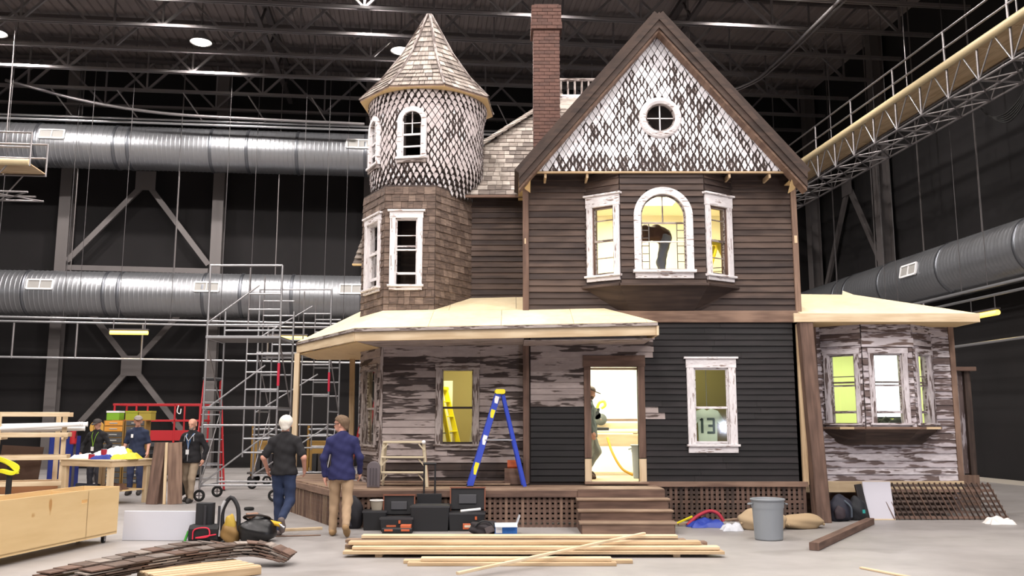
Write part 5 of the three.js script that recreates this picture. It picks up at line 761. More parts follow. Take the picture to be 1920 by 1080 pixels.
// ---- work bench area
const TB = [-8.75, 0, -19.7], TT = 0.5;
{
  const t = thing('work_table', 'pine work table heaped with materials on the left', 'table', TB, -TT + 0.0), w = 1.65, d = 1.1, H = 0.93;
  for (let i = 0; i < 5; i++) put(t, 'top_plank', cbox(w, 0.03, d / 5 - 0.005, 0, H - 0.015, -d / 2 + (i + 0.5) * d / 5), M.pine); for (const z of [-1, 1]) put(t, 'apron', cbox(w - 0.06, 0.12, 0.04, 0, H - 0.09, z * (d / 2 - 0.04)), M.pine2); for (const x of [-1, 1]) put(t, 'apron', cbox(0.04, 0.12, d - 0.1, x * (w / 2 - 0.04), H - 0.09, 0), M.pine2);
  for (const x of [-1, 1]) for (const z of [-1, 1]) put(t, 'leg', cbox(0.13, H - 0.03, 0.09, x * (w / 2 - 0.1), (H - 0.03) / 2, z * (d / 2 - 0.1)), M.pine); put(t, 'shelf', cbox(w - 0.2, 0.025, d - 0.2, 0, 0.28, 0), M.ply);
}
const onT = (x, y, z) => { const a = -TT; return [TB[0] + x * Math.cos(a) + z * Math.sin(a), y, TB[2] - x * Math.sin(a) + z * Math.cos(a)]; };
heap('plastic_sheet', 'white plastic sheeting heaped on the work table', onT(0.15, 0.93, 0.05), 0.75, 0.3, 0.5, 3, flat(0xf1f1f4, 0.6)); heap('plastic_sheet', 'small white cloth at the left of the work table', onT(-0.5, 0.93, 0.15), 0.5, 0.12, 0.4, 5, flat(0xe9e9ee, 0.7)); heap('strap_bundle', 'tangled yellow straps on the right of the work table', onT(0.62, 0.93, 0.0), 0.5, 0.14, 0.45, 7, flat(0xcdc432, 0.6)); heap('strap_bundle', 'blue and dark rag beside the red can on the work table', onT(0.3, 0.93, 0.36), 0.45, 0.12, 0.22, 9, flat(0x2c3c8c, 0.8)); heap('strap_bundle', 'yellow strap behind the white sheeting on the work table', onT(0.0, 0.93, -0.35), 0.5, 0.25, 0.25, 12, flat(0xd8cf23, 0.6));
for (const [x, z, l] of [[0.02, 0.4, 'short red can in front of the white sheeting'], [0.2, 0.24, 'taller red can beside the blue rag']]) { const c = thing('paint_can', l, 'can', onT(x, 0.93, z)); const h = l[0] === 's' ? 0.1 : 0.2; put(c, 'can', cyl(0.06, h, 0, h / 2, 0, 18), flat(0xa3202e)); put(c, 'lid', cyl(0.055, 0.012, 0, h + 0.006, 0, 18), M.alu); }
{ const c = thing('pipe_roll', 'dark rolled tarp lying on the table shelf', 'roll', onT(-0.3, 0.35, 0.2), -TT); put(c, 'roll', rod(V(-0.35, 0, 0), V(0.35, 0, 0), 0.055, 14), flat(0x2a3040)); put(c, 'end_cap', rod(V(0.35, 0, 0), V(0.36, 0, 0), 0.045, 14), flat(0x15171c)); }
heap('tool_heap', 'brown rags and offcuts on the table shelf', onT(0.35, 0.293, 0.1), 0.6, 0.16, 0.5, 15, flat(0x6b4f40, 0.9));
// boards leaning against the table end
[[-7.62, 0.24, -0.05, M.timber, 'wide brown board leaning on the work table'], [-7.42, 0.06, 0.05, M.pine, 'thin pale batten between the brown leaning boards'], [-7.22, 0.3, 0.09, M.timber2, 'second wide brown board leaning beyond the batten'], [-7.5, 0.14, -0.02, M.timber, 'narrow dark board behind the leaning boards']].forEach(([x, w, tilt, m, l], i) => { const b = thing('leaning_board', l, 'board', [x + 0.1, 0, -19.3 - (i === 3 ? 0.12 : 0)], 0, 'boards leaning on the work table'); put(b, 'timber', cbox(w, 1.28, 0.03, 0, 0.64, 0, 0.005, -0.1, 0, tilt), m); });
{ const b = thing('rubber_mat', 'black rubber sheet draped behind the leaning boards', 'mat', [-7.32, 0, -20.15]); put(b, 'sheet', slab([V(-0.15, 0.85, 0), V(0.0, 0.83, 0), V(0.35, 0.25, 0.12), V(0.05, 0.1, 0.1), V(-0.12, 0.02, 0)].reverse(), 0.015), M.rubber); put(b, 'prop', rod(V(-0.1, 0, -0.05), V(-0.08, 0.8, -0.03), 0.02, 8), M.timber); }
// drawer cabinets
for (const [x, n] of [[-10.55, 'orange fronted'], [-9.98, 'grey fronted']]) {
  const k = n[0] === 'o', c = thing('drawer_cabinet', `${n} parts drawer cabinet behind the work table`, 'cabinet', [x, 0, -24.2], 0.05, 'parts drawer cabinets'); put(c, 'body', cbox(0.54, 1.75, 0.4, 0, 0.875, 0, 0.01), flat(0x8a6a35)); for (let i = 0; i < 11; i++) { const d = put(c, 'drawer', cbox(0.46, 0.125, 0.03, 0, 0.18 + i * 0.15, 0.205), k && i > 8 ? flat(0xd9963c) : flat(0x4c4c4c)); put(d, 'pull', cbox(0.2, 0.03, 0.02, 0, 0.18 + i * 0.15, 0.225), flat(0xa9a9a4)); }
}
for (const [x, m, l] of [[-10.6, M.green, 'white and green carton on top of the drawer cabinets'], [-10.1, flat(0x9aa02a), 'olive carton on top of the drawer cabinets'], [-9.75, flat(0xa5923a), 'mustard carton on top of the grey drawer cabinet']]) { const c = thing('carton', l, 'carton', [x, 1.76, -24.2]); put(c, 'body', box(0.33, 0.2, 0.32, 0, 0.1, 0), m); put(c, 'lid', box(0.345, 0.05, 0.34, 0, 0.22, 0), l[0] === 'w' ? M.white : m); }
{ // scissor lift
  const s = thing('scissor_lift', 'red scissor lift platform parked by the back wall', 'scissor lift', [-10.5, 0, -27.2], 0.1), R = M.red, w = 2.5, d = 1.1; const dk = flat(0x3b3d42, 0.6);
  put(s, 'base', cbox(w * 0.95, 0.5, d * 0.9, 0, 0.42, 0, 0.03), dk); for (const x of [-0.9, 0.9]) for (const z of [-0.5, 0.5]) put(s, 'wheel', cyl(0.22, 0.14, 0, 0, 0).rotateX(Math.PI / 2).translate(x, 0.22, z), M.rubber); put(s, 'platform', cbox(w, 0.1, d, 0, 1.05, 0), dk); put(s, 'side_panel', cbox(w, 0.3, 0.03, 0, 1.32, d / 2), R); for (let i = 0; i < 2; i++) put(s, 'scissor_arm', bar(V(i ? -1 : 1, 0.68, 0.4), V(i ? 1 : -1, 1.0, 0.4), 0.06), dk);
  for (const y of [2.22, 1.75]) { for (const z of [-1, 1]) put(s, 'rail', cbox(w, 0.06, 0.05, 0, y, z * d / 2), R); for (const x of [-1, 1]) put(s, 'rail', cbox(0.05, 0.06, d, x * w / 2, y, 0), R); } for (const x of [-1.22, -0.6, 0.5, 1.22]) for (const z of [-1, 1]) put(s, 'rail_post', cbox(0.05, 1.15, 0.05, x, 1.65, z * d / 2), R); put(s, 'control_hook', sweep([V(0.6, 2.2, 0.58), V(0.58, 2.0, 0.6), V(0.66, 1.95, 0.6), V(0.68, 2.1, 0.59)], 0.015, 16, 6), M.white);
}
// lumber rack
{
  const r = thing('lumber_rack', 'open pine stud rack holding white pipes', 'rack', [-11.35, 0, -20.2], 0.35), m = M.pine, H = 1.92, w = 2.7;
  for (const [x, z] of [[1.25, 0.0], [1.05, -0.6], [-0.05, 0.15], [-0.35, -0.45], [-1.3, 0.1], [-1.3, -0.55]]) put(r, 'upright', cbox(0.1, H, 0.07, x, H / 2, z), m); for (const y of [H - 0.04, 1.42, 0.92, 0.35]) { put(r, 'rail', cbox(w, 0.1, 0.04, 0, y, 0.16), m); put(r, 'rail', cbox(w, 0.1, 0.04, 0, y, -0.6), M.pine2); } for (const x of [-1.28, 0, 1.24]) for (const y of [1.36, 0.86]) put(r, 'cross_piece', cbox(0.05, 0.08, 0.8, x, y, -0.22), m);
  for (let i = 0; i < 4; i++) { const c = thing('white_pipe', `long white plastic pipe on the lumber rack, ${['front', 'second', 'third', 'rear'][i]} of four`, 'pipe', [-11.2, 1.52 + (i % 2) * 0.1, -20.1 - i * 0.13], 0.35 - (i % 2) * 0.03, 'white pipes on the rack'); put(c, 'pipe', rod(V(-1.5, -0.03, 0), V(1.45, 0.04 + (i === 0 ? 0.1 : 0), 0), 0.05, 14), M.white); put(c, 'pipe_end', rod(V(1.45, 0.04 + (i === 0 ? 0.1 : 0), 0), V(1.47, 0.04 + (i === 0 ? 0.1 : 0), 0), 0.058, 14), M.white); }
}
{ const b = thing('hardboard_sheet', 'large brown hardboard panel leaning in the lumber rack', 'panel', [-11.5, 0.0, -21.3], 0.2); put(b, 'sheet', cbox(0.9, 1.15, 0.03, 0, 0.58, 0, 0.005, -0.12, 0, -0.06), flat(0x4a3426)); put(b, 'crate', cbox(1.5, 0.3, 0.5, 0.3, 0.15, 0.45, 0.01), flat(0x9c6a44)); }
{ const b = thing('blue_cabinet', 'dark blue drum cabinet behind the lumber rack', 'cabinet', [-11.7, 0, -23.8]); put(b, 'body', cbox(0.6, 1.35, 0.5, 0, 0.675, 0, 0.03), M.navy); put(b, 'door_line', box(0.01, 1.2, 0.01, 0, 0.68, 0.252), flat(0x10183a)); }
for (const [y, l, w] of [[0.12, 'pale studs stacked on the floor under the rack, lower bundle', 2.2], [0.24, 'pale studs stacked on the floor under the rack, upper bundle', 2.0]]) { const b = thing('stud_bundle', l, 'lumber', [-9.9, y - 0.08, -19.0], 0.25); for (let i = 0; i < 4; i++) put(b, 'stud', cbox(w, 0.04, 0.09, rr(-0.1, 0.1), 0.04, -0.2 + i * 0.1), pick([M.pine, M.pine2])); }
heap('black_tarp', 'black tarp crumpled on the floor under the rack', [-10.1, 0, -18.4], 1.0, 0.2, 0.6, 13, flat(0x26282c, 0.6));
{ const b = thing('cable_stand', 'black stand hung with bright yellow cable at the far left', 'cable stand', [-9.72, 0, -17.5]); put(b, 'post', cbox(0.08, 0.95, 0.08, 0.1, 0.475, 0), M.blackPlastic); put(b, 'arm', cbox(0.6, 0.06, 0.06, -0.1, 0.95, 0), M.blackPlastic); put(b, 'foot', cbox(0.6, 0.04, 0.5, -0.1, 0.02, 0), flat(0x9a9a9a)); const yl = flat(0xe9e21d, 0.5); for (let k = 0; k < 7; k++) put(b, 'cable_loop', sweep([V(-0.35 + k * 0.03, 0.95 + k * 0.01, 0.04), V(-0.2 + k * 0.05, 1.05 - k * 0.025, 0.07), V(0.1 + k * 0.02, 0.98 - k * 0.03, 0.07), V(0.3, 0.85 - k * 0.02, 0.05), V(0.22 - k * 0.04, 0.72 + k * 0.015, 0.08), V(-0.2, 0.82 - k * 0.02, 0.07)], 0.014, 30, 6), yl); }
{ const e = thing('fire_extinguisher', 'red fire extinguisher hanging beyond the lumber rack', 'extinguisher', [-11.2, 1.15, -23.2]); put(e, 'cylinder', lathe([[0, 0], [0.07, 0], [0.08, 0.03], [0.08, 0.4], [0.05, 0.47], [0.02, 0.49], [0, 0.49]], 18), M.red); put(e, 'valve', cbox(0.06, 0.07, 0.05, 0, 0.52, 0), M.blackPlastic); put(e, 'hose', sweep([V(0.02, 0.5, 0.03), V(0.1, 0.4, 0.05), V(0.09, 0.15, 0.07)], 0.012, 12, 6), M.rubber); put(e, 'mount_post', cbox(0.06, 1.7, 0.04, 0, -0.3, -0.11), M.darkSteel); }
{ const e = thing('wooden_disc', 'round plywood disc hung beside the drawer cabinets', 'disc', [-11.9, 1.55, -26]); put(e, 'disc', cyl(0.2, 0.03, 0, 0, 0, 28).rotateX(Math.PI / 2), flat(0xd0a04a)); put(e, 'face_mark', new THREE.TorusGeometry(0.09, 0.012, 6, 20).translate(0, 0, 0.018), flat(0x8f6a2e)); put(e, 'stand', cbox(0.05, 1.5, 0.04, 0, -0.8, -0.05), M.darkSteel); }

// ---- scaffold towers
function scaffold(label, pos, turn, w, d, H, plats, color) {
  const s = thing('scaffold_tower', label, 'scaffold', pos, turn, 'rolling scaffold towers'), r = 0.024, m = M.alu;
  for (const x of [-w / 2, w / 2]) for (const z of [-d / 2, d / 2]) { put(s, 'post', rod(V(x, 0.28, z), V(x, H - (z < 0 ? 0.9 : 0), z), r, 8), m); const wh = put(s, 'caster', new THREE.TorusGeometry(0.1, 0.03, 8, 20).translate(x, 0.131, z), M.rubber); put(wh, 'spokes', [box(0.2, 0.02, 0.02, x, 0.131, z), box(0.02, 0.2, 0.02, x, 0.131, z)], M.steel); put(wh, 'stem', rod(V(x, 0.13, z), V(x, 0.3, z), 0.018, 8), M.steel); }
  for (const z of [-d / 2, d / 2]) { for (const y of [0.35, 1.64, 3.85].filter((v) => v < H - 0.5)) put(s, 'cross_tube', rod(V(-w / 2, y, z), V(w / 2, y, z), r * 0.9, 8), m); if (z > 0) put(s, 'top_rail', rod(V(-w / 2, H, z), V(w / 2, H, z), r, 8), m); const ux = w / 2 - 0.72; put(s, 'inner_post', rod(V(ux, 0.95, z), V(ux, 3.55, z), r * 0.8, 8), m); put(s, 'inner_post', rod(V(ux, 3.75, z), V(ux, H - 0.05, z), r * 0.7, 8), M.steel); for (const y of [1.05, 1.35, 2.42, 2.8, 3.2, 4.2, 4.55].filter((v) => v < H - 0.4)) put(s, 'rung', rod(V(ux, y, z), V(w / 2, y, z), r * 0.8, 8), m); }
  for (const x of [-w / 2, w / 2]) { for (const y of [0.32, 1.98, 3.55]) put(s, 'side_tube', rod(V(x, y, -d / 2), V(x, y, d / 2), r * 0.8, 8), m); put(s, 'diagonal', rod(V(x, 0.35, d / 2), V(x, 1.95, -d / 2), r * 0.7, 8), M.steel); put(s, 'diagonal', rod(V(x, 3.5, d / 2), V(x, 2.0, -d / 2), r * 0.7, 8), M.steel); }
  put(s, 'diagonal', rod(V(-w / 2, 0.35, d / 2), V(w / 2, 1.6, d / 2), r * 0.75, 8), m); put(s, 'diagonal', rod(V(-w / 2, 1.95, d / 2), V(w / 2 - 0.3, 2.95, d / 2), r * 0.75, 8), m); put(s, 'diagonal', rod(V(-w / 2, 3.9, d / 2), V(w / 2 - 0.5, 4.75, d / 2), r * 0.75, 8), m);
  for (const y of plats) { put(s, 'platform', cbox(w, 0.05, d, 0, y, 0), flat(0x6c6a6a, 0.7, 0.2)); put(s, 'platform_edge', cbox(w + 0.04, 0.06, 0.04, 0, y, d / 2 + 0.02), M.alu); }
  if (color) put(s, 'red_band', rod(V(w / 2, 2.5, d / 2), V(w / 2, 3.0, d / 2), r * 1.25, 8), flat(0xc22440));
}
scaffold('tall silver scaffold tower with casters beside the red ladder', [-5.98, 0, -20.5], 0.0, 1.62, 1.2, 5.2, [2.02, 3.58], true);
scaffold('second silver scaffold tower behind the porch post', [-5.75, 0, -24.3], 0.0, 1.9, 1.4, 5.2, [3.5], true);
// carts with bent tube rails behind the scaffold
for (const [x, l] of [[-6.9, 'tan panel cart with bent steel rails behind the scaffold'], [-5.3, 'tan panel cart with bent steel rails behind the porch post']]) {
  const c = thing('panel_cart', l, 'cart', [x, 0, -26.2], 0, 'panel carts with bent rails'); put(c, 'deck', cbox(1.2, 0.06, 0.7, 0, 0.28, 0), flat(0x4a4644)); for (const a of [-0.5, 0.5]) for (const z of [-0.28, 0.28]) put(c, 'wheel', cyl(0.1, 0.05, 0, 0, 0).rotateX(Math.PI / 2).translate(a, 0.1, z), M.rubber); put(c, 'panel', cbox(1.15, 0.85, 0.03, 0, 0.75, -0.25), flat(0xb08a4a)); put(c, 'end_post', cbox(0.06, 1.5, 0.06, -0.56, 0.9, 0.05), flat(0x9a7434));
  for (const k of [0, 0.16]) put(c, 'bent_rail', sweep([V(-0.55, 1.5 - k, 0.1), V(0.1, 1.5 - k, 0.1), V(0.38 - k, 1.42 - k, 0.1), V(0.52 - k, 1.15 - k, 0.1), V(0.55 - k, 0.5, 0.1)], 0.03, 30, 8), M.galv); for (let i = 0; i < 5; i++) put(c, 'case', cbox(0.13, 0.5, 0.3, -0.35 + i * 0.17, 0.56, 0.02, 0.01), flat([0x2b2a2c, 0x403a38, 0x29262b, 0x4a4038, 0x333338][i]));
}
heap('dark_mat', 'dark mats piled on the floor beyond the porch post', [-4.9, 0, -23.2], 1.2, 0.16, 0.5, 17, flat(0x2a2728, 0.8));

// ---- things seen through the door and windows
{ const b = thing('saw_bench', 'pine bench with a mitre saw seen through the doorway', 'bench', [1.95, 0.65, -18.4]); put(b, 'top', cbox(1.25, 0.05, 0.5, 0, 0.86, 0), M.pine); put(b, 'front_board', cbox(1.2, 0.24, 0.03, 0, 0.7, 0.24), M.pine2); put(b, 'back_rail', cbox(1.25, 0.05, 0.04, 0, 1.1, -0.22), M.timber2); put(b, 'rear_board', cbox(1.25, 0.12, 0.03, 0, 0.98, -0.2), M.pine2); for (const x of [-0.55, 0.55]) put(b, 'leg', cbox(0.08, 0.85, 0.08, x, 0.42, 0), M.pine2); }
{ const s = thing('mitre_saw', 'yellow and black mitre saw on the bench inside the doorway', 'mitre saw', [1.75, 1.54, -18.4]); put(s, 'base', cbox(0.4, 0.06, 0.3, 0, 0.03, 0), M.blackPlastic); put(s, 'arm', cbar(V(-0.08, 0.06, -0.05), V(-0.02, 0.45, 0.02), 0.09, 0.08), flat(0x44443c)); put(s, 'motor', cyl(0.08, 0.16, 0, 0, 0).rotateX(Math.PI / 2).translate(-0.03, 0.3, 0), M.blackPlastic); put(s, 'guard', lathe([[0.02, -0.02], [0.12, -0.02], [0.12, 0.02], [0.02, 0.02]], 20).rotateX(Math.PI / 2).translate(0.05, 0.22, 0.06), flat(0x55554e)); put(s, 'handle', sweep([V(-0.02, 0.45, 0.02), V(0.03, 0.56, 0.03), V(0.12, 0.58, 0.04), V(0.14, 0.5, 0.05), V(0.06, 0.44, 0.04)], 0.03, 24, 8), M.yellow); }
bin('pale grey bin inside the doorway', [2.5, 0.65, -17.4], 0.62, 0.22); solo('yellow_hose', 'yellow hose curving down from the saw bench', 'hose', sweep([V(1.9, 1.4, -18.1), V(1.98, 1.1, -17.9), V(2.15, 0.8, -17.7), V(2.33, 0.7, -17.6)], 0.025, 24, 7), flat(0xb88a1d));
for (const [x, y, z, h, l] of [[-1.42, 0.65, -18.1, 1.75, 'yellow step ladder seen through the left ground window'], [3.95, 4.11, -16.9, 1.0, 'yellow step ladder seen in the upper bay window']]) stepLadder('step_ladder', l, h, 0.5, 0.8, 5, M.yellow, M.yellow, M.yellow, [x, y, z], 1.2);
stepLadder('step_ladder', 'white step ladder seen through the left ground window', 1.35, 0.45, 0.6, 4, M.white, M.white, M.white, [-0.6, 0.65, -17.5], 0.3);
{ const p = thing('foam_sheet', 'tall white panel standing inside the left ground window', 'panel', [-1.5, 0.65, -18.6]); put(p, 'sheet', cbox(0.55, 1.9, 0.03, 0, 0.95, 0), M.white); put(p, 'edge', box(0.56, 0.03, 0.05, 0, 0.015, 0), M.pine); }
{ // jersey with number on a hanger
  const j = thing('jersey', 'pale green number 13 jersey hanging inside the right ground window', 'jersey', [3.53, 1.22, -16.4]); const s = new THREE.Shape(); s.moveTo(-0.16, 0); s.lineTo(0.16, 0); s.lineTo(0.17, 0.5); s.lineTo(0.26, 0.4); s.lineTo(0.32, 0.48); s.lineTo(0.19, 0.68); s.lineTo(0.07, 0.72); s.lineTo(0, 0.68); s.lineTo(-0.07, 0.72); s.lineTo(-0.19, 0.68); s.lineTo(-0.32, 0.48); s.lineTo(-0.26, 0.4); s.lineTo(-0.17, 0.5); s.closePath();
  put(j, 'shirt', new THREE.ExtrudeGeometry(s, { depth: 0.03, bevelEnabled: true, bevelSize: 0.01, bevelThickness: 0.015, bevelSegments: 2 }), flat(0xd4e8c8, 0.9)); const dk = flat(0x3f5347, 0.8);
  put(j, 'digit', [box(0.045, 0.26, 0.006, -0.1, 0.42, 0.05), box(0.05, 0.03, 0.006, -0.115, 0.535, 0.05, 0, 0, 0.6)], dk); put(j, 'digit', [box(0.13, 0.04, 0.006, 0.055, 0.54, 0.05), box(0.11, 0.04, 0.006, 0.065, 0.42, 0.05), box(0.13, 0.04, 0.006, 0.055, 0.3, 0.05), box(0.04, 0.26, 0.0064, 0.11, 0.42, 0.05)], dk); put(j, 'hanger', sweep([V(-0.15, 0.66, 0.01), V(0, 0.74, 0.01), V(0.15, 0.66, 0.01)], 0.008, 10, 5), M.alu); put(j, 'hanger_hook', rod(V(0, 0.74, 0.01), V(0, 2.15, 0.01), 0.006, 5), M.alu);
}
{ const l = thing('light_panel', 'large white lit panel filling the middle window of the wing bay', 'light panel', [7.28, 0.65, -17.4]); const g = put(l, 'diffuser', box(0.78, 1.25, 0.02, 0, 1.78, 0), mat({ color: 0xffffff, emissive: 0xeefaff, emissiveIntensity: 3 })); g.castShadow = false; put(l, 'frame', [box(0.84, 0.03, 0.04, 0, 2.42, -0.01), box(0.84, 0.03, 0.04, 0, 1.14, -0.01), box(0.03, 1.25, 0.04, -0.405, 1.78, -0.01), box(0.03, 1.25, 0.04, 0.405, 1.78, -0.01)], M.blackPlastic); for (const k of [-1, 1]) put(l, 'stand_leg', rod(V(k * 0.3, 0, -0.05), V(k * 0.1, 1.2, -0.03), 0.015, 8), M.blackPlastic); const a = new THREE.RectAreaLight(0xeefaff, 4, 0.7, 0.93); a.position.set(0, 1.78, 0.03); a.rotation.y = Math.PI; l.add(a); }
heap('dark_bag', 'dark bag lying on the wing bay window ledge', [6.8, 1.63, -16.35], 0.5, 0.2, 0.3, 21, flat(0x23281c, 0.8));
// work lamp beside the photographer, mirrored in the ground window
{ const w = thing('work_lamp', 'bright work lamp on a stand beside the photographer', 'work lamp', [8.03, 0, 2.1], 0); put(w, 'pole', rod(V(0, 0.1, 0), V(0, 1.42, 0), 0.02, 8), M.blackPlastic); for (let k = 0; k < 3; k++) { const a = k * 2.094; put(w, 'leg', rod(V(0, 0.5, 0), V(Math.sin(a) * 0.45, 0.01, Math.cos(a) * 0.45), 0.015, 6), M.blackPlastic); } put(w, 'head', cbox(0.3, 0.26, 0.1, 0, 1.53, 0.04), M.blackPlastic); const g = put(w, 'lens', box(0.24, 0.2, 0.02, 0, 1.53, -0.02), mat({ color: 0xffffff, emissive: 0xc9d6ff, emissiveIntensity: 60 })); g.castShadow = false; const s = new THREE.SpotLight(0xdfe6ff, 110, 0, 0.6, 0.7, 2); s.position.set(0, 1.53, -0.06); s.target.position.set(-4.8, 2.2, -18); s.castShadow = true; w.add(s, s.target); }
// ---------------------------------------------------------------- people: smooth bodies from jointed capsules
function surface(sdf, lo, hi, cell) { // surface nets
  const nx = Math.ceil((hi.x - lo.x) / cell) + 1, ny = Math.ceil((hi.y - lo.y) / cell) + 1, nz = Math.ceil((hi.z - lo.z) / cell) + 1, f = new Float32Array(nx * ny * nz), id = (i, j, k) => (k * ny + j) * nx + i;
  for (let k = 0; k < nz; k++) for (let j = 0; j < ny; j++) for (let i = 0; i < nx; i++) f[id(i, j, k)] = sdf(lo.x + i * cell, lo.y + j * cell, lo.z + k * cell);
  const vi = new Int32Array(nx * ny * nz).fill(-1), pos = [], idx = [], E = [[0, 1], [2, 3], [4, 5], [6, 7], [0, 2], [1, 3], [4, 6], [5, 7], [0, 4], [1, 5], [2, 6], [3, 7]];
  for (let k = 0; k < nz - 1; k++) for (let j = 0; j < ny - 1; j++) for (let i = 0; i < nx - 1; i++) {
    const c = []; let m = 0; for (let q = 0; q < 8; q++) { const v = f[id(i + (q & 1), j + ((q >> 1) & 1), k + (q >> 2))]; c.push(v); if (v < 0) m |= 1 << q; } if (m === 0 || m === 255) continue;
    let x = 0, y = 0, z = 0, n = 0; for (const [a, b] of E) { if ((c[a] < 0) === (c[b] < 0)) continue; const t = c[a] / (c[a] - c[b]); x += (a & 1) + ((b & 1) - (a & 1)) * t; y += ((a >> 1) & 1) + (((b >> 1) & 1) - ((a >> 1) & 1)) * t; z += (a >> 2) + ((b >> 2) - (a >> 2)) * t; n++; }
    vi[id(i, j, k)] = pos.length / 3; pos.push(lo.x + (i + x / n) * cell, lo.y + (j + y / n) * cell, lo.z + (k + z / n) * cell);
  }
  const quad = (a, b, c, d, flip) => { if (a < 0 || b < 0 || c < 0 || d < 0) return; if (flip) idx.push(a, c, b, a, d, c); else idx.push(a, b, c, a, c, d); };
  for (let k = 1; k < nz - 1; k++) for (let j = 1; j < ny - 1; j++) for (let i = 1; i < nx - 1; i++) {
    const s = f[id(i, j, k)] < 0; if (s !== f[id(i + 1, j, k)] < 0) quad(vi[id(i, j - 1, k - 1)], vi[id(i, j, k - 1)], vi[id(i, j, k)], vi[id(i, j - 1, k)], !s);
    if (s !== f[id(i, j + 1, k)] < 0) quad(vi[id(i - 1, j, k - 1)], vi[id(i - 1, j, k)], vi[id(i, j, k)], vi[id(i, j, k - 1)], !s);
    if (s !== f[id(i, j, k + 1)] < 0) quad(vi[id(i - 1, j - 1, k)], vi[id(i, j - 1, k)], vi[id(i, j, k)], vi[id(i - 1, j, k)], !s);
  }
  const g = new THREE.BufferGeometry(); g.setAttribute('position', new THREE.Float32BufferAttribute(pos, 3)); g.setAttribute('uv', new THREE.Float32BufferAttribute(new Float32Array(pos.length / 3 * 2), 2)); g.setIndex(idx); g.computeVertexNormals(); return g;
}
const smin = (a, b, k) => { const h = Math.max(k - Math.abs(a - b), 0) / k; return Math.min(a, b) - h * h * k * 0.25; };
// bones: [a, b, ra, rb, flatten along z]
function field(bones, grow2 = 0, k = 0.035) {
  const B = bones.map(([a, b, ra, rb, fz = 1]) => { const dx = b.x - a.x, dy = b.y - a.y, dz = (b.z - a.z) / fz; return [a.x, a.y, a.z, dx, dy, dz, 1 / Math.max(1e-9, dx * dx + dy * dy + dz * dz), ra + grow2, rb + grow2, fz]; });
  return (x, y, z) => { let d = 9; for (const q of B) { const px = x - q[0], py = y - q[1], pz = (z - q[2]) / q[9]; let t = (px * q[3] + py * q[4] + pz * q[5]) * q[6]; t = t < 0 ? 0 : t > 1 ? 1 : t; const ex = px - q[3] * t, ey = py - q[4] * t, ez = pz - q[5] * t; d = smin(d, (Math.sqrt(ex * ex + ey * ey + ez * ez) - (q[7] + (q[8] - q[7]) * t)) * (q[9] < 1 ? 0.5 + q[9] / 2 : 1), k); } return d; };
}
function bounds(bones, pad) { const lo = V(9, 9, 9), hi = V(-9, -9, -9); for (const [a, b, ra, rb] of bones) for (const [p, r] of [[a, ra], [b, rb]]) { lo.min(p.clone().subScalar(r + pad)); hi.max(p.clone().addScalar(r + pad)); } return [lo, hi]; }
